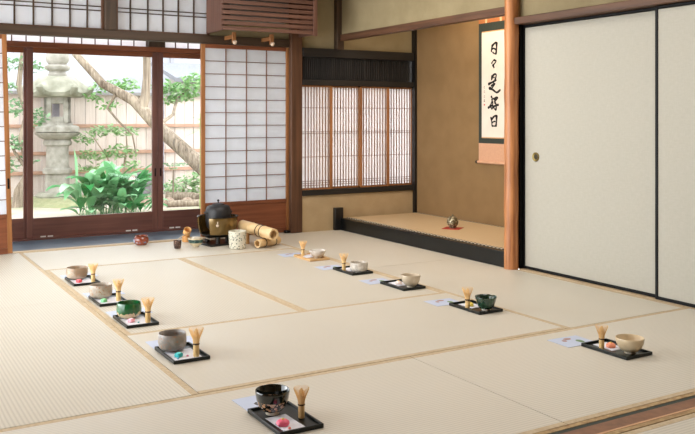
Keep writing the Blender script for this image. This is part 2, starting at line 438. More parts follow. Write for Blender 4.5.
# near threshold and post
SILL = plain('worn_sill', s(138, 96, 68), s(112, 76, 54), .5, 26)
struct('trim_22', MB().box(-.9, 3.97, 1.953, 2.016, -.06, .001), SILL, 'brown grooved threshold between the mats')
struct('trim_23', MB().box(-.9, 3.97, 2.016, 2.038, -.06, -.0004).box(-.9, 3.97, 1.953, 1.953, -.06, -.0004), plain('dark_green_groove', s(52, 60, 52), s(40, 47, 42), .7, 20))
struct('trim_24', MB().box(-.9, 3.97, 2.038, 2.061, -.06, .001).box(-.9, 3.97, 1.920, 1.943, -.06, .001), plain('patterned_edge', s(186, 160, 116), s(138, 108, 70), .7, 40))
struct('trim_26', MB().box(-.9, 3.97, 1.943, 1.953, -.06, .002), plain('pale_strip', s(206, 160, 120), None, .5))
o = struct('trim_25', MB().box(-.12, 0, -.06, .06, 0, 2.46), wood('sooty', 'Z'), 'dark post at the edge of the photo on the near threshold'); o.location = (.273, 2.01, 0); o.rotation_euler = (0, .0, 0)

# ------------------------------------------------------------------ tatami mats
HB = .028
def mat(x0, x1, y0, y1, along, label):
    cx, cy = (x0 + x1) / 2, (y0 + y1) / 2
    t = thing('tatami_mat', label, 'tatami mat', (cx, cy, -.055), 0 if along == 'Y' else PI / 2, 'tatami mats of the room')
    if along == 'Y': w, l = (x1 - x0) / 2, (y1 - y0) / 2
    else: w, l = (y1 - y0) / 2, (x1 - x0) / 2
    g = .0018; w -= g; l -= g
    MB().box(-w + HB, w - HB, -l, l, 0, .055).build('mat_body', M_TAT, t)
    for a, c in ((-w, -w + HB), (w - HB, w)):
        MB().box(a, c, -l, l, 0, .0556).build('border', M_HERI, t, bev=.001)
X0, X1, X2, X3, X4 = .165, 1.132, 2.105, 3.058, 3.968
mat(X0, X1, 3.012, 4.93, 'Y', 'mat outside the row of coloured bowls, toward the near threshold')
mat(X0, X1, 4.93, 6.87, 'Y', 'mat outside the row of coloured bowls, reaching the veranda')
mat(X1, X3, 5.975, 6.87, 'X', 'mat along the veranda holding the kettle and brazier')
mat(X1, X2, 4.02, 5.975, 'Y', 'middle mat under the tan and green bowls')
mat(X2, X3, 4.02, 5.975, 'Y', 'middle mat under the pale bowls, beside the one under the green bowl')
mat(X1, X3, 3.012, 4.02, 'X', 'mat across the middle, under the grey bowl and the dark green bowl')
mat(X3, X4, 3.012, 4.93, 'Y', 'mat along the white sliding doors')
mat(X3, X4, 4.93, 6.87, 'Y', 'mat in front of the alcove step')
mat(X2, X4, 2.063, 3.010, 'X', 'front mat under the plain cream bowl')
mat(X0, X2, 2.063, 3.010, 'X', 'front mat under the black flowered bowl')
mat(X2, X4, 1.0, 1.918, 'X', 'mat beyond the grooved threshold')

# ------------------------------------------------------------------ calligraphy scroll
t = thing('hanging_scroll', 'hanging scroll with brush calligraphy on the alcove wall', 'scroll', (4.797, 5.580, 1.2525))
t.scale = (1.0135, 1.0135, 1.0135)
def plate(y0, y1, z0, z1, x0, x1): return MB().box(x0, x1, y0 - 5.505, y1 - 5.505, z0 - 1.25, z1 - 1.25)
plate(5.31, 5.70, .830, 1.876, -.006, 0).build('mount', plain('dark_green_silk', s(46, 54, 46), s(38, 46, 40), .7, 90), t)
plate(5.31, 5.70, 1.876, 1.94, -.006, 0).build('top_band', plain('orange_brown_silk', s(176, 110, 62), s(160, 96, 54), .7, 90), t)
plate(5.31, 5.70, .67, .830, -.006, 0).build('bottom_band', plain('salmon_silk', s(206, 160, 128), s(196, 150, 120), .7, 90), t)
for yy in (5.41, 5.60):
    plate(yy - .012, yy + .012, 1.876, 1.94, -.0075, -.006).build('ribbon', plain('cream_ribbon', s(222, 186, 144), None, .7), t)
plate(5.352, 5.658, .884, 1.794, -.0075, -.006).build('paper', plain('calligraphy_paper', s(226, 216, 204), s(220, 210, 198), .8, 12), t)
for z0, z1 in ((1.794, 1.803), (.875, .884)):
    plate(5.352, 5.658, z0, z1, -.0078, -.006).build('paper_edging', plain('gold_strip', s(206, 158, 108), None, .7), t)
r = MB().tube([(-.012, -.2, .665 - 1.25), (-.012, .2, .665 - 1.25)], .012, 14).build('roller', plain('salmon_roller', s(206, 160, 128), None, .7), t)
MB().tube([(-.012, .2, .665 - 1.25), (-.012, .222, .665 - 1.25)], .013, 14).build('roller_knob', M_BLACK, r)
MB().tube([(-.012, -.2, .665 - 1.25), (-.012, -.222, .665 - 1.25)], .013, 14).build('roller_knob', M_BLACK, r)
MB().tube([(-.006, -.19, 1.945 - 1.25), (-.006, .19, 1.945 - 1.25)], .008, 10).build('hanging_rod', wood('brown', 'Y'), t)
def sp(zx, zy, oy):
    """brush point on the paper, in 1/10.86 of the drawing grid (origin 474, oy)"""
    x = 474 + zx / 10.86; y = oy + zy / 10.86
    Y = 5.658 - (x - 481) * .01275
    k = .00875 - (x - 481) / 24 * .000325
    return (Y - 5.505, 1.05 + (118 - y) * k - 1.25)
def catmull(P, n=8):
    if len(P) == 2: P = [P[0], ((P[0][0] + P[1][0]) / 2, (P[0][1] + P[1][1]) / 2), P[1]]
    Q = [P[0]] + list(P) + [P[-1]]; out = []
    for i in range(1, len(Q) - 2):
        for j in range(n):
            u = j / n; a, b_, c, d = Q[i - 1], Q[i], Q[i + 1], Q[i + 2]
            out.append(tuple(.5 * (2 * b_[k] + (c[k] - a[k]) * u + (2 * a[k] - 5 * b_[k] + 4 * c[k] - d[k]) * u * u + (3 * b_[k] - a[k] - 3 * c[k] + d[k]) * u ** 3) for k in (0, 1)))
    return out + [tuple(P[-1])]
def stroke(mb, pts, w, oy, x=-.0082):
    P = catmull([sp(a, c, oy) for a, c in pts]); n = len(P); w = w / 10.86 * .0105
    L = []; R_ = []
    for i, p in enumerate(P):
        q0 = P[max(0, i - 1)]; q1 = P[min(n - 1, i + 1)]
        d = Vector((q1[0] - q0[0], q1[1] - q0[1]))
        d = d.normalized() if d.length > 1e-9 else Vector((1, 0))
        u = i / (n - 1); ww = w * .5 * (1.05 - .45 * math.sin(PI * u)) * (1 if u < .8 else 1 - .45 * (u - .8) / .2)
        nrm = Vector((-d.y, d.x)) * ww
        L.append((x, p[0] + nrm.x, p[1] + nrm.y)); R_.append((x, p[0] - nrm.x, p[1] - nrm.y))
    mb.add(L + R_, [(i, i + 1, n + i + 1, n + i) for i in range(n - 1)])
    for p in (P[0],):
        mb.add([(x, p[0] + w * .5 * math.cos(a * PI / 5), p[1] + w * .5 * math.sin(a * PI / 5)) for a in range(10)], [tuple(range(10))])
M_INK = plain('ink', s(18, 16, 15), None, .7)
CH = [(30, [([(196, 168), (188, 200), (186, 240)], 13), ([(196, 170), (232, 135), (244, 148)], 15), ([(243, 146), (243, 200), (235, 266)], 17), ([(192, 205), (214, 200), (236, 214)], 13), ([(203, 244), (220, 256), (234, 262)], 10)]),
      (30, [([(190, 360), (202, 338), (216, 326)], 10), ([(216, 326), (238, 336), (222, 362), (202, 384)], 11), ([(204, 384), (212, 398), (214, 414)], 14)]),
      (65, [([(192, 126), (186, 150), (194, 164)], 11), ([(192, 126), (220, 100), (238, 104), (234, 136), (222, 160)], 14), ([(194, 142), (222, 132)], 9),
         ([(158, 206), (200, 184), (242, 160)], 15), ([(206, 186), (214, 206), (204, 226)], 11), ([(186, 226), (212, 206), (226, 204), (206, 232), (188, 254)], 11), ([(166, 252), (196, 264), (238, 296), (258, 292), (286, 266)], 16)]),
      (95, [([(186, 18), (196, 44), (184, 92), (166, 136)], 12), ([(190, 50), (214, 34)], 9), ([(154, 136), (178, 124), (206, 104)], 14), ([(172, 118), (184, 140), (196, 156)], 13), ([(196, 76), (204, 96)], 14),
         ([(216, 44), (240, 26), (256, 30), (234, 56), (216, 78)], 13), ([(226, 84), (240, 108), (236, 168)], 13), ([(204, 132), (236, 112), (268, 106)], 16), ([(222, 150), (236, 170)], 10)]),
      (95, [([(180, 248), (188, 290), (194, 342)], 11), ([(188, 262), (226, 226), (244, 234)], 15), ([(243, 232), (242, 290), (234, 346)], 17), ([(196, 298), (214, 288), (232, 288)], 11), ([(198, 336), (232, 338)], 10)])]
for oy, lst in CH:
    ink = MB()
    for pts, w in lst: stroke(ink, pts, w * 1.85, oy)
    ink.build('brush_character', M_INK, t, smooth=False)
sg = MB()
for oy, y in ((65, 245), (65, 292), (65, 345), (65, 388), (95, 66)):
    stroke(sg, [(102, y - 10), (112, y - 12)], 4, oy); stroke(sg, [(108, y - 14), (104, y + 2), (110, y + 12)], 4, oy); stroke(sg, [(101, y + 4), (114, y + 2)], 4, oy)
sg.build('signature', plain('pale_ink', s(120, 98, 86), None, .7), t, smooth=False)
a, c = sp(100, 98, 95); a2, c2 = sp(114, 114, 95)
MB().box(-.0084, -.0076, a2, a, c2, c).build('seal', plain('seal_red', s(200, 96, 84), None, .7), t)

# alcove ornament
t = thing('cloth_mat', 'small red cloth under the round ornament in the alcove', 'cloth', (4.36, 5.60, .1155), .6)
MB().box(-.075, .075, -.075, .075, 0, .003).build('cloth', plain('red_cloth', s(176, 52, 34), s(150, 38, 26), .8, 40), t)
t = thing('incense_ball', 'round silver-gold ornament with knob on red cloth', 'ornament', (4.36, 5.60, .1187))
def filigree():
    m, nt, b = newmat('filigree')
    v = N(nt, 'ShaderNodeTexVoronoi', Scale=60.0); nt.links.new(mapped(nt), v.inputs['Vector'])
    nt.links.new(ramp(nt, v.outputs['Distance'], s(190, 180, 150), s(92, 82, 60), .2, .6), b.inputs['Base Color'])
    b.inputs['Roughness'].default_value = .4; b.inputs['Metallic'].default_value = .35; bump(nt, b, v.outputs['Distance'], .6, .003); return m
fg = filigree()
bp = [(.0001, 0), (.026, 0), (.028, .005)] + [(.05 * math.cos(a), .052 + .048 * math.sin(a)) for a in [-.9 + i * .2 for i in range(8)]]
MB().lathe(bp + [(.036, .089), (.034, .089)], 28).build('body', fg, t)
MB().lathe([(.036, .0885), (.028, .096), (.012, .101), (.0001, .102)], 28).build('lid', fg, t)
MB().ball((0, 0, .108), .009, 8).build('lid_knob', fg, t)

# ------------------------------------------------------------------ tea sets
def glaze(name, base, spot, rough=.35, scale=18, thr=(.45, .6), coat=.2, zmix=None, band=None, sp2=None):
    m, nt, b = newmat(name)
    v = mapped(nt); f = noise(nt, v, scale, 5)
    col = ramp(nt, f, base, spot, *thr)
    if sp2: col = mix(nt, ramp(nt, noise(nt, v, scale * 4, 3), (0, 0, 0, 1), (1, 1, 1, 1), .55, .68), col, sp2)
    sep = N(nt, 'ShaderNodeSeparateXYZ'); nt.links.new(v, sep.inputs[0])
    if zmix:      # bare clay / other glaze under a wavy line
        c2, z, amp, sc_ = zmix
        wv = noise(nt, mapped(nt, (1, 1, .12)), sc_, 2)
        lim = math_n(nt, 'MULTIPLY_ADD', wv, amp, z - amp / 2)
        col = mix(nt, math_n(nt, 'LESS_THAN', sep.outputs['Z'], lim), col, c2)
    if band:      # scattered motif inside a height band
        ca, cb, z0, z1, sc_, th = band
        vo = N(nt, 'ShaderNodeTexVoronoi', Scale=sc_); nt.links.new(v, vo.inputs['Vector'])
        inb = math_n(nt, 'MULTIPLY', math_n(nt, 'GREATER_THAN', sep.outputs['Z'], z0), math_n(nt, 'LESS_THAN', sep.outputs['Z'], z1))
        hit = math_n(nt, 'MULTIPLY', inb, math_n(nt, 'LESS_THAN', vo.outputs['Distance'], th))
        col = mix(nt, hit, col, mix(nt, math_n(nt, 'GREATER_THAN', noise(nt, v, 45, 1), .5), ca, cb))
    nt.links.new(col, b.inputs['Base Color']); b.inputs['Roughness'].default_value = rough; b.inputs['Coat Weight'].default_value = coat
    bump(nt, b, f, .25, .002); return m
PROF = {
    'cyl': [(.50, .0), (.52, .07), (.80, .12), (.95, .25), (1.0, .5), (.995, .8), (.97, .97), (.95, 1.0), (.915, .985), (.90, .8), (.90, .4), (.78, .2), (.4, .13), (.001, .12)],
    'squat': [(.48, .0), (.5, .06), (.82, .13), (.98, .34), (1.0, .6), (.95, .86), (.925, .97), (.905, 1.0), (.87, .985), (.9, .8), (.93, .5), (.8, .25), (.4, .16), (.001, .15)],
    'hemi': [(.40, .12), (.58, .17), (.80, .36), (.94, .62), (1.0, .9), (1.0, .98), (.98, 1.0), (.95, .98), (.89, .65), (.76, .4), (.5, .24), (.001, .2)],
    'flare': [(.42, .12), (.56, .15), (.74, .32), (.86, .6), (.95, .88), (1.0, .98), (.985, 1.0), (.95, .985), (.9, .86), (.8, .58), (.66, .34), (.4, .22), (.001, .2)],
}
def bowl(label, kind, loc, r, h, m, foot, wob=0):
    t = thing('tea_bowl', label, 'tea bowl', loc, random.Random(label).uniform(0, 6), 'tea bowls on the trays')
    mb = MB().lathe([(a * r, z * h) for a, z in PROF[kind]], 40, rmod=(lambda a, z: 1 + wob * (math.sin(2 * a + .6) + .6 * math.sin(3 * a + z * 40))) if wob else None)
    mb.build('body', m, t, sharp=60)
    rf = PROF[kind][0][0] * r
    MB().lathe([(rf * .7, .004), (rf * .72, 0), (rf * .97, 0), (rf, .003), (rf * 1.0, h * .135), (.001, h * .135)], 30).build('foot_ring', foot, t)
    return t
M_CHASEN = plain('whisk_bamboo', s(246, 212, 156), s(236, 196, 138), .5, 30, spec=.3)
M_CHASENH = plain('whisk_handle_bamboo', s(226, 194, 136), s(210, 174, 114), .4, 14)
M_THREAD = plain('dark_thread', s(70, 48, 34), None, .8)
def make_whisk(loc, label):
    t = thing('tea_whisk', label, 'tea whisk', loc, 0, 'bamboo tea whisks')
    MB().lathe([(.0001, 0), (.0125, 0), (.0132, .004), (.0130, .03), (.0128, .052), (.0001, .052)], 18).build('handle', M_CHASENH, t)
    MB().lathe([(.0128, .050), (.0146, .051), (.0146, .055), (.0136, .0565), (.0128, .0565)], 18).build('binding_thread', M_THREAD, t)
    k = MB()
    for i in range(38):
        a = 2 * PI * i / 38; ca, sa = math.cos(a), math.sin(a)
        pts = [(.0118 * ca, .0118 * sa, .052), (.0140 * ca, .0140 * sa, .072), (.0215 * ca, .0215 * sa, .092), (.0285 * ca, .0285 * sa, .109), (.0310 * ca, .0310 * sa, .117), (.0305 * ca, .0305 * sa, .121)]
        k.tube(pts, [.0013, .0012, .0010, .0009, .0008, .0006], 4)
    for i in range(16):
        a = 2 * PI * (i + .5) / 16; ca, sa = math.cos(a), math.sin(a)
        k.tube([(.009 * ca, .009 * sa, .052), (.0115 * ca, .0115 * sa, .08), (.008 * ca, .008 * sa, .105), (.003 * ca, .003 * sa, .118)], [.0024, .0022, .0018, .0008], 4)
    k.build('tines', M_CHASEN, t)
    return t
M_TRAY = plain('dark_green_black_lacquer', s(13, 22, 19), s(10, 17, 15), .3, 10, coat=.05, spec=.35)
M_TRAYW = plain('light_cedar', s(212, 174, 124), s(196, 156, 106), .5, 16)
def make_tray(loc, label, m):
    t = thing('tray', label, 'tray', loc, 0, 'trays on the mats')
    a, c = .0825, .1325
    MB().box(-a + .007, a - .007, -c + .007, c - .007, .001, .006).build('tray_bottom', m, t)
    MB().box(-a, a, -c, -c + .008, 0, .015).box(-a, a, c - .008, c, 0, .015).box(-a, -a + .008, -c + .008, c - .008, 0, .015).box(a - .008, a, -c + .008, c - .008, 0, .015).build('rim', m, t, bev=.002)
    return t
M_WHITE = plain('white_paper', s(226, 228, 236), s(216, 219, 230), .8, 25)
def make_paper(loc, rz, label, w=.105, l=.15):
    t = thing('sweet_paper', label, 'paper', loc, rz, 'folded papers on the trays')
    MB().box(-w / 2, w / 2, -l / 2, l / 2, 0, .0012).build('lower_sheet', M_WHITE, t)
    m = Matrix.Translation((.002, .003, .0013)) @ Matrix.Rotation(.035, 4, 'Z')
    MB().box(-w / 2, w / 2 - .004, -l / 2, l / 2 - .006, 0, .001, m).build('upper_sheet', M_WHITE, t)
    return t
M_LEAF = plain('leaflet_paper', s(192, 202, 224), s(184, 195, 219), .5, 8)
def make_leaflet(loc, rz, label, pics, hw=.0775):
    t = thing('leaflet', label, 'leaflet', loc, rz, 'printed leaflets beside the trays')
    MB().box(-hw, hw, -.072, .072, 0, .0012).build('sheet', M_LEAF, t)
    for (x, y, rx, ry, col) in pics:
        MB().prism([(x + rx * math.cos(2 * PI * i / 14) * (1 + .15 * math.sin(i * 2.3)), y + ry * math.sin(2 * PI * i / 14)) for i in range(14)], .0010, .0016).build('printed_picture', col, t)
    return t
PG = plain('print_green', s(122, 150, 108), s(88, 116, 84), .6, 60)
PB = plain('print_brown', s(176, 138, 124), s(150, 112, 100), .6, 60)
PD = plain('print_dark', s(86, 82, 84), s(58, 56, 60), .6, 60)
def sweet(label, loc, col, shape):
    t = thing('sweet', label, 'sweet', loc, .5, 'sweets on the papers')
    c2 = tuple(min(1, x * 1.15) for x in col[:3]) + (1,)
    m = plain('sweet_' + label.split()[0] + label.split()[1], c2, col, .5, 30)
    if shape == 'cube':
        MB().box(-.014, .014, -.014, .014, 0, .017).build('cake', m, t, bev=.004)
        MB().box(-.010, .010, -.010, .010, .0165, .0185).build('topping', plain('pale_topping', tuple(min(1, x * 1.6 + .12) for x in col[:3]) + (1,), None, .6), t, bev=.001)
    else:
        mb = MB().lathe([(.0001, 0), (.018, 0), (.021, .006), (.019, .013), (.011, .019), (.0001, .0205)], 30, rmod=lambda a, z: 1 + .1 * abs(math.sin(2.5 * a)))
        mb.build('cake', m, t)
        MB().ball((0, 0, .020), .006, 7, (1, 1, .6)).build('centre', plain('yellow_centre', s(236, 196, 96), None, .6), t)
    return t
def candy(label, loc, col):
    t = thing('sugar_candy', label, 'sweet', loc, 0, 'tiny candies on the papers')
    MB().lathe([(.0001, 0), (.0045, 0), (.0055, .003), (.003, .006), (.0001, .0065)], 14, rmod=lambda a, z: 1 + .16 * math.sin(6 * a)).build('drop', plain('candy_' + label.split()[0], col, None, .5), t)

CLAY = plain('bare_clay', s(176, 142, 108), s(150, 116, 84), .8, 40)
CLAYD = plain('dark_clay', s(96, 80, 66), s(70, 58, 50), .8, 40)
CREAM = plain('cream_foot', s(224, 214, 192), s(206, 194, 170), .6, 40)
WHITEF = plain('white_foot', s(236, 230, 216), s(222, 214, 198), .5, 40)
G1 = glaze('tan_grey_glaze', s(150, 128, 104), s(182, 168, 150), .5, 16, sp2=s(170, 128, 92))
G2 = glaze('grey_tan_glaze', s(160, 150, 136), s(186, 174, 158), .5, 20, sp2=s(160, 120, 92))
G3 = glaze('green_glaze', s(18, 88, 44), s(30, 112, 62), .12, 12, coat=.6, zmix=(s(214, 196, 158), .030, .06, 60))
G4 = glaze('grey_stone_glaze', s(128, 122, 116), s(162, 156, 150), .42, 22, sp2=s(150, 118, 96))
G5 = glaze('black_flower_glaze', s(14, 22, 20), s(20, 30, 28), .1, 10, coat=.7, band=(s(216, 190, 172), s(204, 160, 120), .012, .050, 75, .47))
G6 = glaze('pale_grey_glaze', s(196, 190, 182), s(214, 210, 202), .35, 18, sp2=s(180, 170, 160))
G7 = glaze('crackle_white_glaze', s(188, 180, 168), s(216, 210, 200), .35, 30, sp2=s(160, 150, 138))
G8 = glaze('beige_glaze', s(186, 170, 146), s(206, 192, 170), .4, 14)
G9 = glaze('dark_green_glaze', s(22, 52, 42), s(60, 92, 68), .12, 14, coat=.6, sp2=s(26, 44, 38))
G10 = glaze('cream_glaze', s(208, 188, 154), s(222, 204, 172), .38, 10)

TB = .006   # top of a tray bottom
# (tray x, tray y, bowl label, kind, r, h, mat, foot, wobble, bowl dx dy, whisk dxy, sweet)
sets = [
 (1.262, 5.457, 'low tan-grey tea bowl farthest back in the row of coloured bowls', 'cyl', .066, .077, G1, CLAYD, .02, (-.020, .06), (.045, -.095), ('red-pink square sweet in front of the low tan-grey bowl', s(226, 84, 92), 'cube', (-.034, -.060))),
 (1.258, 4.805, 'grey-tan tea bowl with brown rim, between the low tan bowl and the green one', 'cyl', .063, .079, G2, CLAYD, .02, (-.028, .06), (.040, -.062), ('pale green square sweet in front of the brown-rimmed bowl', s(126, 204, 140), 'cube', (-.040, -.055))),
 (1.252, 4.252, 'green glazed tea bowl with cream drips around its base', 'squat', .065, .080, G3, CLAY, .012, (-.016, .062), (.038, -.088), ('pink square sweet in front of the green drip-glazed bowl', s(238, 164, 176), 'cube', (-.034, -.042))),
 (1.254, 3.552, 'grey stoneware cylinder tea bowl on the mat across the middle', 'cyl', .064, .079, G4, CLAYD, .025, (-.025, .055), (.034, -.088), ('teal square sweet in front of the grey stoneware bowl', s(36, 170, 172), 'cube', (-.036, -.060))),
 (1.288, 2.597, 'glossy black tea bowl with pink and gold flowers', 'hemi', .061, .085, G5, CREAM, 0, (-.019, .058), (.050, -.030), ('bright pink round sweet in front of the black flowered bowl', s(240, 104, 134), 'dome', (-.036, -.060))),
 (2.947, 5.492, 'pale grey tea bowl on the light wooden tray', 'hemi', .060, .058, G6, CREAM, 0, (.030, -.040), (-.030, .080), None),
 (2.935, 4.874, 'crackled white straight-sided tea bowl between the light wooden tray and the beige bowl', 'cyl', .061, .068, G7, CREAM, .012, (.008, -.068), (-.058, .020), None),
 (2.948, 4.292, 'beige rounded tea bowl on the black tray without a whisk', 'hemi', .060, .076, G8, CREAM, 0, (.010, -.075), None, ('white round sweet beside the beige bowl', s(232, 214, 206), 'dome', (-.01, .03))),
 (2.948, 3.583, 'dark green flared tea bowl with white foot', 'flare', .060, .074, G9, WHITEF, 0, (.008, -.078), (-.066, -.012), ('yellow round sweet beside the dark green flared bowl', s(232, 206, 90), 'dome', (-.012, .035))),
 (2.960, 2.610, 'plain cream tea bowl nearest the white sliding doors', 'hemi', .062, .069, G10, CREAM, 0, (.006, -.072), (-.060, .030), ('orange-pink round sweet beside the plain cream bowl', s(240, 150, 116), 'dome', (.0, .030))),
]
short = ['low tan-grey bowl', 'brown-rimmed grey-tan bowl', 'green drip-glazed bowl', 'grey stoneware bowl', 'black flowered bowl', 'pale grey bowl', 'crackled white bowl', 'beige bowl', 'dark green flared bowl', 'plain cream bowl']
WS = (.97, 1.0, 1.02, 1.02, .87, .95, .98, 1, .97, .90)
whisk0 = tray0 = traywood = paperL = paperR = leafL = leafR = None
for i, (tx, ty, bl, kind, r, h, m, foot, wob, bd, wd, sw) in enumerate(sets):
    left = i < 5
    tl = ('light wooden tray under the pale grey bowl' if i == 5 else 'black lacquered tray under the ' + short[i])
    if i == 5: make_tray((tx, ty, .0006), tl, M_TRAYW)
    elif tray0 is None: tray0 = make_tray((tx, ty, .0006), tl, M_TRAY)
    else: cp(tray0, (tx, ty, .0006), tl)
    bowl(bl, kind, (tx + bd[0], ty + bd[1], TB + (.0032 if left else .0008)), r, h, m, foot, wob)
    if wd:
        wl = 'bamboo tea whisk standing beside the ' + short[i]
        loc = (tx + wd[0], ty + wd[1], TB + .0008 + (.0024 if left else 0))
        if whisk0 is None: whisk0 = wk = make_whisk(loc, wl)
        else: wk = cp(whisk0, loc, wl)
        wk.scale = (WS[i],) * 3
    pl = 'folded white paper on the tray with the ' + short[i]
    if left:
        if i == 4: make_paper((tx - .018, ty - .045, TB + .0007), .02, pl, .08, .155)
        elif paperL is None: paperL = make_paper((tx - .006, ty - .030, TB + .0007), .03, pl, .125, .165)
        else: cp(paperL, (tx - .006, ty - .030, TB + .0007), pl, .03 - .02 * i)
    else:
        if paperR is None: paperR = make_paper((tx + .005, ty + .055, TB + .0007), -.06, pl, .085, .12)
        else: cp(paperR, (tx + .005, ty + .045, TB + .0007), pl, -.05 + .02 * (i % 3))
    if sw: sweet(sw[0], (tx + sw[3][0], ty + sw[3][1], TB + .0032), sw[1], sw[2])
    ll = 'printed leaflet on the mat beside the tray with the ' + short[i]
    loc = ((tx + .028 if left else tx - .058), ty + .1325 + .078, .0008)
    if i == 4: make_leaflet((tx + .0, ty + .213, .0008), .03, ll, [(-.01, -.02, .016, .022, PD), (.012, -.036, .02, .018, PG)])
    elif left:
        if leafL is None: leafL = make_leaflet(loc, .04, ll, [], .108)
        else: cp(leafL, loc, ll, .05 - .02 * i)
    elif leafR is None: leafR = make_leaflet(loc, -.05, ll, [(.005, .04, .022, .014, PB), (.035, -.015, .016, .026, PG), (-.03, .02, .012, .014, PB)], .09)
    else: cp(leafR, loc, ll, -.06 + .015 * (i % 4))
candy('teal candy on the paper beside the pink square sweet', (1.246, 4.179, .0092), s(70, 160, 168))
candy('pink candy on the paper beside the teal square sweet', (1.255, 3.482, .0092), s(236, 140, 170))
candy('pale-blue candy on the paper beside the teal square sweet', (1.205, 3.464, .0092), s(110, 180, 210))
candy('coral candy on the paper beside the bright pink sweet', (1.256, 2.495, .0092), s(240, 130, 110))

# ------------------------------------------------------------------ kettle group
BX, BY = 2.617, 6.535
t = thing('brazier_board', 'square black lacquered board under the brazier', 'board', (BX, BY, .0008), .15)
MB().box(-.14, .14, -.14, .14, 0, .014).build('board', M_BLACK, t, bev=.003)
bronze = plain('olive_bronze', s(136, 108, 60), s(104, 84, 46), .22, 7, metal=.55, coat=.4)
dkb = plain('dark_bronze', s(30, 28, 24), s(20, 19, 17), .4, 12, metal=.2)
t = thing('brazier', 'glossy olive-bronze brazier holding the iron kettle', 'brazier', (BX, BY, .0155))
MB().lathe([(.0001, .045), (.085, .045), (.108, .052), (.130, .060), (.146, .074), (.138, .077), (.125, .068), (.105, .061), (.08, .058), (.0001, .058)], 48).build('bowl', dkb, t)
g0 = math.radians(199); wd = math.radians(50)
MB().lathe([(.146, .075), (.158, .11), (.166, .15), (.169, .19), (.166, .212), (.161, .216), (.157, .212), (.159, .19), (.156, .15), (.149, .11), (.137, .078)], 56, a0=g0 + wd / 2, a1=g0 - wd / 2 + 2 * PI, closed=True).build('wall', bronze, t)
MB().lathe([(.165, .210), (.171, .213), (.171, .219), (.158, .219), (.158, .213)], 56, a0=g0 + wd / 2, a1=g0 - wd / 2 + 2 * PI, closed=True).build('rim', dkb, t)
for k in range(3):
    a = math.radians(250 + 120 * k)
    MB().tube([(.088 * math.cos(a), .088 * math.sin(a), .062), (.096 * math.cos(a), .096 * math.sin(a), .035), (.096 * math.cos(a), .096 * math.sin(a), .0)], [.026, .018, .020], 12).build('foot', dkb, t)
fa = math.radians(-112)
m = Matrix.Translation((.166 * math.cos(fa), .166 * math.sin(fa), .155)) @ Matrix.Rotation(fa + PI / 2, 4, 'Z') @ Matrix.Rotation(PI / 2, 4, 'X')
MB().lathe([(.0001, .006), (.006, .006), (.010, .003), (.012, 0)], 16, m=m).build('crest', plain('pale_crest', s(214, 196, 176), None, .4), t)
MB().tube([(.166 * math.cos(fa), .166 * math.sin(fa) - .004, .185), (.170 * math.cos(fa), .170 * math.sin(fa) - .003, .172)], .004, 8).build('crest_pin', plain('pale_pin', s(220, 206, 190), None, .4), t)
iron = plain('cast_iron', s(34, 34, 36), s(24, 24, 26), .5, 60, bmp=.3)
t = thing('tea_kettle', 'black iron kettle set into the bronze brazier', 'kettle', (BX + .006, BY, .092))
MB().lathe([(.0001, .02), (.07, .022), (.095, .05), (.106, .10), (.107, .15), (.105, .190), (.096, .216), (.078, .228), (.055, .231), (.052, .236), (.048, .236), (.046, .228)], 44).build('body', iron, t)
MB().lathe([(.0505, .236), (.05, .240), (.03, .245), (.0001, .247)], 32).build('lid', iron, t)
MB().tube([(0, 0, .246), (0, 0, .262)], .004, 10).ball((0, 0, .268), .010, 8).build('lid_knob', iron, t)
for sx in (-1, 1):
    MB().tube([(sx * .100, -.03, .165), (sx * .114, -.02, .172), (sx * .117, 0, .174), (sx * .114, .02, .172), (sx * .100, .03, .165)], .007, 8).build('lug', iron, t)
t = thing('water_jar', 'cream jar with dark green speckles in front of the brazier', 'jar', (2.655, 6.205, .0008))
jm = glaze('speckled_glaze', s(206, 202, 184), s(222, 216, 198), .4, 10, band=(s(40, 62, 52), s(66, 88, 70), -1, .132, 60, .31))
MB().lathe([(.0001, .0), (.058, 0), (.064, .006), (.069, .05), (.071, .11), (.0715, .140), (.069, .143), (.066, .140), (.064, .05), (.05, .012), (.0001, .010)], 40).build('body', jm, t)
t = thing('tea_bowl', 'tea bowl with teal band and bamboo utensils, in front of the brazier', 'tea bowl', (2.395, 6.455, .0008))
tm = glaze('teal_band_glaze', s(206, 188, 154), s(222, 206, 174), .35, 12, band=(s(34, 66, 66), s(74, 104, 96), .036, .064, 30, 3))
MB().lathe([(a * .062, z * .075) for a, z in PROF['hemi']], 36).build('body', tm, t)
MB().lathe([(.018, .003), (.019, 0), (.025, 0), (.026, .003), (.026, .011), (.001, .011)], 24).build('foot_ring', CREAM, t)
t = thing('tea_scoop', 'thin pale bamboo scoop lying across the teal-banded bowl', 'tea scoop', (2.395, 6.455, .079))
MB().tube([(-.03, -.03, .0), (.045, -.01, -.001), (.09, .0, -.013), (.135, .010, -.032)], [.003, .003, .003, .005], 8).build('scoop', plain('pale_scoop', s(232, 222, 206), None, .5), t)
t = thing('tea_cloth', 'white folded cloth inside the teal-banded bowl', 'cloth', (2.40, 6.46, .036))
MB().lathe([(.0001, .0), (.026, .002), (.034, .02), (.030, .040), (.016, .047), (.0001, .045)], 22, rmod=lambda a, z: 1 + .12 * math.sin(5 * a)).build('cloth', plain('white_cloth', s(228, 220, 206), None, .9), t)
t = thing('tea_caddy', 'small dark brown cup in front of the bamboo ladle', 'cup', (2.242, 6.455, .0008))
MB().lathe([(.0001, 0), (.022, 0), (.026, .004), (.031, .03), (.0325, .064), (.031, .066), (.029, .062), (.024, .01), (.0001, .008)], 28).build('body', glaze('brown_cup_glaze', s(58, 40, 34), s(92, 66, 54), .3, 30, sp2=s(150, 120, 104)), t)
t = thing('lid_rest', 'short bamboo cylinder carrying the ladle', 'lid rest', (2.425, 6.768, .0008))
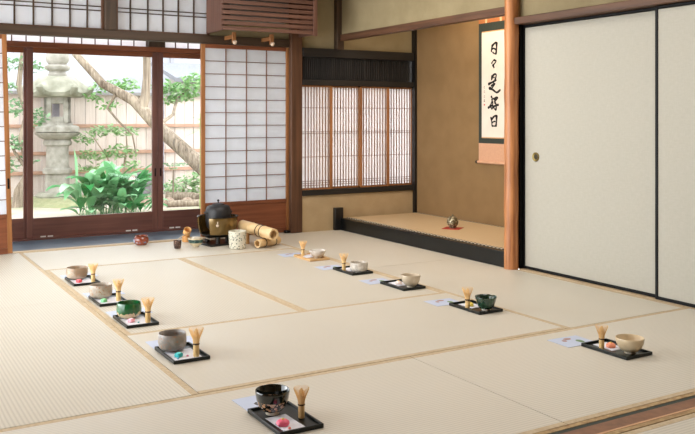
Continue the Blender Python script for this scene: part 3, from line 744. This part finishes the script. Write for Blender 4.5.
BAM = wood('bamboo', 'Z')
MB().lathe([(.026, .004), (.027, 0), (.031, 0), (.032, .004), (.032, .050), (.031, .053), (.027, .053), (.026, .05), (.026, .028), (.0001, .028), ], 26).build('body', plain('orange_bamboo', s(214, 160, 96), s(196, 138, 76), .45, 20), t)
t = thing('ladle', 'bamboo ladle with round cup resting on the short bamboo cylinder', 'ladle', (2.43, 6.755, .062))
m = Matrix.Translation((.0, .0, .026)) @ Matrix.Rotation(.75, 4, 'X')
MB().lathe([(.0001, -.024), (.028, -.024), (.031, -.021), (.032, .026), (.030, .027), (.028, .024), (.027, -.018), (.0001, -.020)], 28, m=m).build('cup', plain('ladle_bamboo', s(232, 186, 126), s(216, 166, 102), .45, 20), t)
MB().tube([(-.022, -.015, .010), (-.09, -.12, .005), (-.17, -.245, .001)], [.0042, .004, .0036], 8).build('handle', plain('ladle_handle', s(236, 222, 200), None, .45), t)
t = thing('water_dish', 'red-brown round pot with white motif at the veranda edge', 'pot', (2.05, 6.80, .0008))
rb = glaze('red_brown_glaze', s(118, 52, 34), s(146, 72, 50), .18, 10, coat=.6, band=(s(206, 206, 214), s(110, 130, 170), .020, .052, 24, .36))
MB().lathe([(.0001, 0), (.042, 0), (.046, .004), (.060, .02), (.064, .038), (.060, .056), (.052, .066), (.055, .074), (.052, .076), (.048, .068), (.056, .05), (.056, .03), (.04, .012), (.0001, .010)], 36).build('body', rb, t)

# bamboo tubes
def bamboo(label, p0, p1, r, loc):
    t = thing('bamboo_tube', label, 'bamboo tube', loc, 0, 'cut bamboo tubes')
    a = Vector(p0); d = Vector(p1) - a; L = d.length
    m = Matrix.Translation(a) @ d.to_track_quat('Z', 'Y').to_matrix().to_4x4()
    ri = r * .72
    prof = [(.0001, .06), (ri, .06), (ri, .001), (r * .98, 0), (r, .003)]
    for z in (L * .33, L * .7): prof += [(r, z - .006), (r * 1.05, z), (r, z + .006)]
    prof += [(r, L - .003), (r * .98, L), (ri, L - .001), (ri, L - .06), (.0001, L - .06)]
    MB().lathe(prof, 28, m=m).build('tube', plain('pale_bamboo', s(224, 196, 150), s(208, 174, 124), .4, 9), t)
    return t, m, L
t, m, L = bamboo('long pale bamboo tube lying propped over another tube', (0, 0, 0), (.085, -.44, -.030), .047, (2.808, 6.465, .147))
for z in (.25, .30):
    MB().lathe([(.048, z - .005), (.0515, z), (.048, z + .005)], 24, m=m).build('cord', plain('black_cord', s(24, 22, 22), None, .8), t)
t, m, L = bamboo('shorter bamboo tube lying on the mat under the long tube', (0, 0, 0), (.235, .100, 0), .034, (2.79, 6.12, .0395))
for z in (.08, .20):
    MB().lathe([(.035, z - .005), (.0385, z), (.035, z + .005)], 24, m=m).build('cord', plain('black_cord', s(24, 22, 22), None, .8), t)
t = thing('bamboo_tube', 'stubby upright bamboo piece propping the long tube', 'bamboo tube', (2.826, 6.41, .0008), 0, 'cut bamboo tubes')
MB().lathe([(.016, .03), (.0165, .0), (.023, .0), (.0235, .004), (.0235, .088), (.022, .090), (.017, .090), (.016, .03), (.0001, .03)], 22).build('tube', plain('brown_bamboo', s(190, 146, 92), s(172, 128, 78), .5, 20), t)  # browner bamboo than the two lying tubes
t = thing('floor_socket', 'small black block at the foot of the paper screen by the brown post', 'block', (3.405, 6.80, .0045))
MB().box(-.035, .02, -.015, .02, 0, .022).build('block', M_BLKM, t, bev=.003)
MB().box(.022, .05, -.015, .018, 0, .010).build('white_tab', plain('white_tab', s(220, 220, 216), None, .5), t)

# ------------------------------------------------------------------ garden
GZ = -.25
def ground_mat():
    m, nt, b = newmat('garden_earth')
    v = mapped(nt); f = noise(nt, v, 3, 5); g = noise(nt, v, 1.1, 4)
    c = mix(nt, ramp(nt, g, (0, 0, 0, 1), (1, 1, 1, 1), .5, .62), ramp(nt, f, s(157, 142, 128), s(172, 159, 147)), ramp(nt, f, s(128, 134, 97), s(150, 150, 119)))
    nt.links.new(c, b.inputs['Base Color']); b.inputs['Roughness'].default_value = 1; bump(nt, b, f, .5, .02); return m
gm = MB(); nx, ny = 40, 34; rr = random.Random(5)
vs = [(-6 + 18 * i / nx, 6.98 + 13 * j / ny, GZ + (rr.uniform(-.015, .02) if j > 3 else -.05)) for j in range(ny + 1) for i in range(nx + 1)]
gm.add(vs, [(j * (nx + 1) + i, j * (nx + 1) + i + 1, (j + 1) * (nx + 1) + i + 1, (j + 1) * (nx + 1) + i) for j in range(ny) for i in range(nx)])
struct('ground', gm, ground_mat())
mm = MB(); mm.lathe([(.85, -.03), (.8, .03), (.62, .07), (.4, .10), (.0001, .115)], 40, rmod=lambda a, z: 1 + .1 * math.sin(3 * a) + .05 * math.sin(7 * a))
o = mm.build('moss', plain('moss', s(150, 147, 114), s(122, 125, 87), 1, 14, bmp=.8), loc=(2.72, 13.30, GZ - .02)); tag(o, 'pale mossy mound around the foot of the stone lantern', 'moss', None, 'stuff')

STONE = plain('weathered_granite', s(168, 162, 153), s(128, 122, 111), .95, 9, bmp=.5)
STONE2 = plain('mossy_granite', s(160, 156, 142), s(118, 116, 100), .95, 6, bmp=.5)
LX, LY = 2.72, 13.39
t = thing('stone_lantern', 'tall grey stone lantern in the garden behind the glass door', 'stone lantern', (LX, LY, GZ + .03), math.radians(-12))
t.scale = (1, 1, 1)
MB().lathe([(.0001, .02), (.32, .02), (.33, .08), (.27, .12), (.22, .125), (.0001, .125)], 36).build('base', STONE2, t)
MB().lathe([(.195, .12), (.185, .16), (.178, .40), (.180, .42), (.0001, .42)], 36).build('lower_shaft', STONE, t)
MB().lathe([(.18, .405), (.215, .415), (.222, .45), (.215, .485), (.18, .50)], 36).build('shaft_ring', STONE, t)
MB().lathe([(.18, .495), (.168, .55), (.165, .80), (.17, .845)], 36).build('upper_shaft', STONE, t)
MB().lathe([(.17, .84), (.205, .85), (.215, .885), (.205, .92), (.19, .935), (.26, .965), (.325, 1.02), (.335, 1.045), (.0001, 1.045)], 48, rmod=lambda a, z: 1 + (.035 * abs(math.sin(6 * a)) if z > .95 else 0)).build('lotus_base', STONE, t)
hexm = lambda a, z: 1 / math.cos(((a + PI / 6) % (PI / 3)) - PI / 6) * .93
MB().lathe([(.30, 1.042), (.345, 1.06), (.345, 1.13), (.30, 1.155), (.25, 1.16), (.24, 1.20), (.0001, 1.20)], 48, rmod=hexm).build('platform', STONE, t, sharp=25)
fb = MB(); a_, wn = .195, .085
for k in range(4):
    m = Matrix.Rotation(k * PI / 2, 4, 'Z')
    fb.box(-a_, -wn, -a_, -a_ + .05, 1.195, 1.60, m); fb.box(wn, a_, -a_, -a_ + .05, 1.195, 1.60, m)
    fb.box(-wn, wn, -a_, -a_ + .05, 1.195, 1.29, m); fb.box(-wn, wn, -a_, -a_ + .05, 1.49, 1.60, m)
fb.build('fire_box', STONE, t, bev=.008)
def roofm(a, z):
    q = ((a + PI / 6) % (PI / 3)) - PI / 6
    return 1
cap = MB(); n = 72
rings = [(.20, 1.585, 0), (.36, 1.590, .02), (.40, 1.605, .05), (.43, 1.66, .06), (.41, 1.70, .05), (.36, 1.76, .02), (.32, 1.84, 0), (.26, 1.895, 0), (.15, 1.92, 0), (.0001, 1.92, 0)]
vs = []
for (r_, z_, up) in rings:
    for i in range(n):
        a = 2 * PI * i / n; c6 = abs(math.cos(3 * a)) ** 7
        rr_ = r_ * (1 + .16 * c6 * (1 if up else .3)) * (1 + .02 * math.sin(18 * a) * (z_ > 1.68))
        vs.append((rr_ * math.cos(a), rr_ * math.sin(a), z_ + up * c6 * 1.1))
cap.add(vs, [(j * n + i, j * n + (i + 1) % n, (j + 1) * n + (i + 1) % n, (j + 1) * n + i) for j in range(len(rings) - 1) for i in range(n)])
cp_ = cap.build('cap', STONE2, t)
cu = MB()
for k in range(6):
    a = k * PI / 3; ca, sa = math.cos(a), math.sin(a)
    cu.tube([(.40 * ca, .40 * sa, 1.66), (.47 * ca, .47 * sa, 1.69), (.50 * ca, .50 * sa, 1.735), (.47 * ca, .47 * sa, 1.765)], [.06, .06, .055, .035], 10)
cu.build('corner_scrolls', STONE2, cp_)
MB().lathe([(.12, 1.915), (.14, 1.92), (.145, 1.945), (.125, 1.965), (.12, 1.99), (.17, 2.01), (.19, 2.04), (.19, 2.07), (.15, 2.09), (.13, 2.10), (.165, 2.14), (.175, 2.20), (.16, 2.27), (.11, 2.34), (.05, 2.39), (.0001, 2.42)], 36).build('finial', STONE, t)

# fence
t = thing('garden_fence', 'pale wooden board fence running across the back of the garden', 'fence', (3, 14.0, GZ))
bp_ = MB(); rr = random.Random(8)
for i in range(72):
    x = -6 + i * .17; bp_.box(x, x + .162, rr.uniform(-.006, .006), .03, .05, 1.68)
bp_.build('board_panel', wood('fence', 'Z'), t)
for z in (1.17, .73, .42):
    MB().box(-6, 6.2, -.05, -.008, z - .028, z + .028).build('rail', plain('old_rail', s(178, 140, 118), s(160, 124, 104), .8, 12), t, bev=.006)
MB().box(-6, 6.2, -.12, .14, 1.68, 1.73).build('cap', plain('grey_cap', s(133, 128, 127), None, .7), t)
for x in (-5, -2.5, -.2, 1.53, 3.6):
    MB().box(x - .05, x + .05, -.13, -.05, 0, 1.68).build('post', plain('grey_post', s(140, 133, 140), s(119, 114, 120), .8, 10), t)
MB().box(-6, 6.2, -.16, -.02, .0, .05).build('plinth', STONE, t)

# neighbours' houses
t = thing('neighbouring_house', 'plain white house wall beyond the garden fence', 'house', (4, 18.5, GZ))
MB().box(-12, 12, 0, .3, 0, 5.5).build('wall', plain('white_render', s(172, 172, 179), s(166, 166, 174), .9, 3), t)
MB().box(2.24, 2.32, -.08, 0, 0, 5.5).build('downpipe', plain('grey_pipe', s(151, 149, 156), None, .6), t)
t = thing('garden_shed', 'small shed with grey roof beyond the fence, over the leaning trunk', 'shed', (6.35, 15.9, GZ))
MB().box(-.75, 1.6, 0, .8, 0, 2.1).build('wall', plain('shed_wall', s(177, 170, 164), None, .9), t)
m = Matrix.Translation((0, 0, 2.1)) @ Matrix.Rotation(math.radians(14), 4, 'X')
MB().box(-1.0, 1.9, -.4, 1.2, 0, .08, m).build('roof', plain('grey_tiles', s(133, 133, 138), s(110, 110, 117), .7, 18), t)

# plants
def foliage(mb, c, rad, n, size, rnd, flat=.5):
    for _ in range(n):
        while True:
            p = Vector((rnd.uniform(-1, 1), rnd.uniform(-1, 1), rnd.uniform(-1, 1)))
            if p.length < 1: break
        q = Vector((c[0] + p.x * rad[0], c[1] + p.y * rad[1], c[2] + p.z * rad[2]))
        a = rnd.uniform(0, 2 * PI); tilt = rnd.gauss(0, flat)
        d = Vector((math.cos(a), math.sin(a), tilt)).normalized(); sd = d.cross(Vector((rnd.gauss(0, .4), rnd.gauss(0, .4), 1))).normalized()
        L = size * rnd.uniform(.7, 1.3); w = L * .24
        up = sd.cross(d) * (L * .08)
        mb.add([q, q + d * L * .35 + sd * w + up, q + d * L * .35 - sd * w + up, q + d * L * .75 + sd * w * .7 + up, q + d * L * .75 - sd * w * .7 + up, q + d * L],
               [(0, 2, 1), (1, 2, 4, 3), (3, 4, 5)])
LF1 = leafmat('fresh_leaves', s(101, 150, 81), s(145, 177, 119))
LF2 = leafmat('maple_leaves', s(95, 136, 93), s(136, 167, 126))
LF3 = leafmat('broad_leaves', s(34, 122, 56), s(156, 204, 158), .3, .3)
LF4 = leafmat('pale_shrub_leaves', s(119, 158, 100), s(158, 183, 133))
BARK = wood('bark', 'Z')
rnd = random.Random(21)
# leaning old tree
t = thing('leaning_tree', 'old tree with thick leaning trunk crossing the glass doors', 'tree', (4.95, 11.55, GZ))
def rel(pts, o): return [(a - o[0], b_ - o[1], c - o[2]) for a, b_, c in pts]
O = (4.95, 11.55, GZ)
trunk = [(4.95, 11.58, -.30), (4.80, 11.69, -.06), (4.54, 11.84, .27), (4.28, 11.99, .55), (4.02, 12.15, .82), (3.83, 12.26, 1.05), (3.62, 12.39, 1.31), (3.42, 12.51, 1.44), (3.22, 12.62, 1.56), (3.06, 12.72, 1.77), (2.87, 12.83, 2.01), (2.75, 12.9, 2.4)]
P = catmull3 = None
MB().tube(rel(trunk, O), [.15, .135, .12, .112, .105, .095, .08, .068, .066, .062, .055, .05], 12).build('trunk', BARK, t)
MB().tube(rel([(3.72, 12.33, 1.18), (3.77, 12.30, 1.37), (3.79, 12.29, 1.62), (3.79, 12.29, 2.0), (3.82, 12.28, 2.6)], O), [.085, .07, .06, .058, .05], 10).build('branch', BARK, t)
MB().tube(rel([(3.40, 12.5, 1.44), (3.28, 12.6, 1.20), (3.45, 12.6, 1.0), (3.66, 12.6, .8), (3.72, 12.6, .5)], O), [.028, .02, .016, .013, .010], 8).build('branch', BARK, t)
MB().tube(rel([(3.95, 12.2, .95), (4.2, 12.3, 1.1), (4.3, 12.4, 1.35), (4.5, 12.4, 1.5)], O), [.035, .025, .02, .014], 8).build('branch', BARK, t)
f = MB()
for c, rd, n in (((4.2, 12.63, 1.52), (.22, .25, .10), 150), ((4.42, 12.5, 1.45), (.28, .25, .15), 260), ((4.6, 12.4, 1.62), (.3, .25, .12), 180), ((4.3, 12.5, 1.32), (.2, .2, .06), 70), ((3.40, 13.05, 1.52), (.28, .2, .10), 130), ((3.66, 12.95, 1.55), (.22, .2, .12), 110), ((3.42, 13.05, 1.24), (.18, .2, .05), 60), ((3.2, 13.1, 1.35), (.16, .2, .05), 40)):
    foliage(f, (c[0] - O[0], c[1] - O[1], c[2] - O[2]), rd, n, .085, rnd)
f.build('foliage', LF1, t)
# maple by the left pane
O = (2.06, 12.73, GZ); t = thing('garden_tree', 'small twisting tree in the garden beside the stone lantern', 'tree', O)
MB().tube(rel([(2.02, 12.73, -.28), (2.06, 12.74, 0), (2.16, 12.72, .18), (2.16, 12.7, .45), (2.08, 12.7, .75), (2.16, 12.7, 1.1), (2.05, 12.75, 1.5), (2.1, 12.75, 2.0)], O), [.085, .075, .065, .055, .05, .045, .04, .03], 10).build('trunk', BARK, t)
MB().tube(rel([(2.16, 12.7, .3), (2.0, 12.75, .55), (1.95, 12.78, .7)], O), [.03, .022, .015], 8).build('branch', BARK, t)
f = MB()
for c, rd, n in (((1.98, 12.8, 1.85), (.28, .2, .09), 120), ((2.24, 12.72, 1.78), (.14, .2, .08), 60), ((1.9, 12.8, 1.5), (.14, .2, .08), 60), ((2.0, 12.75, 1.2), (.22, .2, .12), 130), ((2.3, 12.7, 1.05), (.14, .2, .14), 90), ((2.02, 12.8, .68), (.15, .2, .10), 90), ((1.9, 12.8, .35), (.14, .2, .16), 90), ((2.2, 12.8, .42), (.10, .15, .06), 40)):
    foliage(f, (c[0] - O[0], c[1] - O[1], c[2] - O[2]), rd, n, .08, rnd)
f.build('foliage', LF2, t)
TWIG = plain('pale_twig', s(170, 148, 130), s(146, 124, 108), .9, 20)
# sparse shrub
O = (3.55, 13.1, GZ); t = thing('garden_shrub', 'sparse light green shrub between the lantern and the leaning trunk', 'shrub', O)
MB().tube(rel([(3.6, 13.1, -.28), (3.66, 13.1, .2), (3.72, 13.1, .6), (3.7, 13.1, .95)], O), [.022, .018, .014, .008], 8).build('stem', TWIG, t)
MB().tube(rel([(3.63, 13.1, .0), (3.4, 13.1, .45), (3.2, 13.1, .75)], O), [.014, .011, .008], 8).build('stem', TWIG, t)
f = MB()
for c, rd, n in (((3.1, 13.25, .74), (.22, .2, .09), 100), ((3.38, 13.1, .85), (.24, .2, .08), 120), ((3.66, 13.0, .83), (.20, .2, .08), 100), ((3.25, 13.15, .47), (.3, .2, .10), 170), ((3.6, 13.0, .52), (.28, .2, .10), 150), ((3.2, 13.2, .25), (.2, .2, .08), 80), ((3.75, 12.95, .3), (.15, .2, .1), 70)):
    foliage(f, (c[0] - O[0], c[1] - O[1], c[2] - O[2]), rd, n, .08, rnd)
f.build('foliage', LF4, t)
O = (4.38, 12.4, GZ); t = thing('garden_shrub', 'low rounded green shrub behind the logs by the leaning trunk', 'shrub', O)
f = MB(); foliage(f, (0, 0, .22), (.38, .25, .16), 330, .075, rnd); foliage(f, (.25, 0, .36), (.2, .2, .12), 120, .075, rnd)
f.build('foliage', LF4, t); MB().tube([(0, 0, -.03), (.02, 0, .3)], [.02, .01], 6).tube([(0.1, 0, -.03), (.25, 0, .35)], [.02, .01], 6).build('stem', BARK, t)
O = (4.12, 12.05, GZ); t = thing('fern_clump', 'small fern-like tuft beside the grey post behind the narrow glass door', 'fern', O)
f = MB()
for i in range(16):
    a = i * 2.4; L = .2
    for j in range(5):
        u = (j + .5) / 5; f.add([(L * u * math.cos(a), L * u * math.sin(a), .50 + .12 * math.sin(u * 2.2)), (L * (u + .22) * math.cos(a + .12), L * (u + .22) * math.sin(a + .12), .51 + .12 * math.sin((u + .1) * 2.2)), (L * (u + .22) * math.cos(a - .12), L * (u + .22) * math.sin(a - .12), .49 + .12 * math.sin((u + .1) * 2.2))], [(0, 1, 2)])
f.build('foliage', LF2, t); MB().tube([(0, 0, -.03), (0, 0, .52)], [.015, .01], 6).build('stem', BARK, t)
O = (3.95, 10.48, GZ); t = thing('bamboo_plant', 'spray of narrow pointed leaves beside the paper screen frame', 'bamboo', O)
f = MB()
for i in range(26):
    a = rnd.uniform(0, 2 * PI); z = 1.24 + rnd.uniform(-.12, .12); L = rnd.uniform(.14, .22); d = Vector((math.cos(a), math.sin(a), rnd.uniform(-.5, .3))); sd = Vector((-d.y, d.x, .3)).normalized() * .014
    q = Vector((0, 0, z)); f.add([q, q + d * L * .4 + sd, q + d * L * .4 - sd, q + d * L], [(0, 2, 1), (1, 2, 3)])
f.build('foliage', LF1, t); MB().tube([(0, 0, -.03), (.01, 0, .7), (0, 0, 1.36)], [.012, .01, .006], 6).build('stem', plain('green_cane', s(140, 160, 96), None, .5), t)
# aspidistra
O = (2.95, 11.25, GZ); t = thing('broad_leaf_plant', 'lush clump of broad glossy green leaves in front of the stone lantern', 'plant', O)
f = MB(); rp = random.Random(12)
def blade(base, az, L, W, lean0, bend, stalk=.38):
    n = 10; p = Vector(base); th = lean0; vs = []
    h = Vector((math.cos(az), math.sin(az), 0)); sd = Vector((-math.sin(az), math.cos(az), 0))
    for i in range(n + 1):
        u = i / n
        w = W * (.07 if u < stalk else .07 + .93 * math.sin(PI * min(1, (u - stalk) / (1 - stalk))) ** .8) * .5
        if i == n: w = .002
        dz = (h * math.sin(th) + Vector((0, 0, math.cos(th))))
        nrm = h * math.cos(th) - Vector((0, 0, math.sin(th)))
        vs += [p + sd * w - nrm * w * .3, p, p - sd * w - nrm * w * .3]
        p = p + dz * (L / n); th += bend / n * (.4 if u < stalk else 1.4)
    f.add(vs, [(3 * i + k, 3 * i + k + 1, 3 * i + 4 + k, 3 * i + 3 + k) for i in range(n) for k in (0, 1)])
for i in range(78):
    az = rp.uniform(0, 2 * PI)
    if rp.random() < .4: az = -PI / 2 + rp.uniform(-1.4, 1.4)
    bx, by = rp.uniform(-.34, .36), rp.uniform(-.16, .16)
    blade((bx, by, -.02), az, rp.uniform(.55, .95), rp.uniform(.11, .165), rp.uniform(.0, .55), rp.uniform(1.0, 2.1), rp.uniform(.3, .5))
for i in range(46):
    blade((rp.uniform(-.42, .42), rp.uniform(-.22, .1), -.02), -PI / 2 + rp.uniform(-1.9, 1.9), rp.uniform(.38, .62), rp.uniform(.10, .15), rp.uniform(.35, .95), rp.uniform(.6, 1.3), .28)
blade((-.40, .1, -.02), PI, .92, .14, .02, .05); blade((-.10, .0, -.02), .5, .74, .15, .0, .12); blade((.05, .05, -.02), -1.5, .74, .15, -.05, .2); blade((-.12, -.05, -.02), -1.8, .68, .15, .1, .4)
f.build('leaves', LF3, t)
# pot, logs, stones, post
t = thing('garden_pot', 'grey pot behind the broad leaves', 'pot', (3.86, 12.66, GZ))
MB().lathe([(.0001, 0), (.09, 0), (.10, .05), (.13, .35), (.145, .44), (.13, .44), (.12, .36), (.0001, .34)], 24).build('body', plain('grey_pot', s(148, 142, 146), s(124, 118, 122), .8, 10), t)
for i, (a, c, r_, lb) in enumerate((((3.45, 12.45, -.17), (4.02, 12.22, -.19), .065, 'pale log on the ground behind the wide glass door'), ((4.10, 12.30, -.15), (4.62, 11.95, -.17), .075, 'cut log edging behind the narrow glass door'), ((3.92, 11.74, -.20), (4.70, 11.34, -.20), .055, 'thin pale log in front of the cut log'))):
    t = thing('log', lb, 'log', a, 0, 'logs edging the garden bed')
    d = Vector(c) - Vector(a); MB().tube([(0, 0, 0), d * .5 + Vector((0, 0, .008)), d], [r_, r_ * 1.04, r_ * .95], 14).build('bark', BARK, t)
    m = d.to_track_quat('Z', 'Y').to_matrix().to_4x4()
    MB().lathe([(.0001, -.002), (r_ * .86, -.002), (r_ * .86, .004)], 14, m=m).build('cut_end', plain('cut_wood', s(190, 150, 112), s(160, 120, 86), .8, 30), t)
rs = random.Random(4)
for i, (x, y, r_) in enumerate(((4.05, 12.02, .09), (4.28, 11.88, .10), (4.5, 11.75, .08), (3.72, 12.15, .08))):
    t = thing('garden_stone', ('brown stone beside the meeting stiles of the glass doors', 'round brown stone near the middle of the narrow glass pane', 'mossy stone nearest the paper screen frame', 'pale stone beside the broad leaves')[i], 'stone', (x, y, GZ + .03), rs.uniform(0, 3), 'stones in the garden bed')
    MB().lathe([(.0001, -.06), (r_ * .8, -.05), (r_, 0), (r_ * .85, .05), (r_ * .4, .085), (.0001, .09)], 16, rmod=lambda a, z: 1 + .12 * math.sin(2 * a + i) + .08 * math.sin(5 * a)).build('stone', plain('brown_stone', s(184, 164, 148), s(128, 104, 88), .95, 14, bmp=.5) if i == 0 else bpy.data.materials['brown_stone'], t)

# ------------------------------------------------------------------ light
w = bpy.data.worlds.new('overcast_sky'); sc.world = w; w.use_nodes = True
bg = w.node_tree.nodes['Background']; bg.inputs[0].default_value = (.93, .97, 1.0, 1); bg.inputs[1].default_value = 5.5
def area(name, loc, rot, sx, sy, power, col=(1, 1, 1), spread=PI):
    l = bpy.data.lights.new(name, 'AREA'); l.shape = 'RECTANGLE'; l.size = sx; l.size_y = sy; l.energy = power; l.color = col; l.spread = spread
    o = bpy.data.objects.new(name, l); C.objects.link(o); o.location = loc; o.rotation_euler = rot; return o
area('alcove_lamp', (4.3, 5.3, 2.38), (0, math.radians(-12), 0), .5, 1.2, 22, (1.0, .80, .58))
area('daylight_fill_left', (-1.15, 5.5, 1.1), (0, -PI / 2, 0), 1.7, 2.4, 58, (.95, .98, 1.0))  # area light added in the left opening to strengthen the daylight
area('ceiling_fill', (2.5, 5.0, 2.44), (0, 0, 0), 1.4, 1.4, 44, (1.0, .97, .92))  # unseen fill below the ceiling, added to brighten the middle of the room
area('ceiling_fill', (2.5, 2.3, 2.44), (0, 0, 0), 1.4, 1.4, 29, (1.0, .98, .95))  # second added fill, lifts the front mats; no fixture here

# ------------------------------------------------------------------ camera
cam = bpy.data.cameras.new('camera'); co = bpy.data.objects.new('camera', cam); C.objects.link(co)
cam.sensor_width = 36; cam.lens = 832 / 695 * 36; cam.shift_y = -99.0 / 695; cam.clip_start = .05; cam.clip_end = 200
co.location = (0, 0, 1.05); co.rotation_euler = (PI / 2, 0, -math.radians(30.7)); sc.camera = co
sc.view_settings.view_transform = 'Standard'; sc.view_settings.look = 'None'; sc.view_settings.gamma = 1; sc.view_settings.use_curve_mapping = False
sc.view_settings.exposure = 0.0
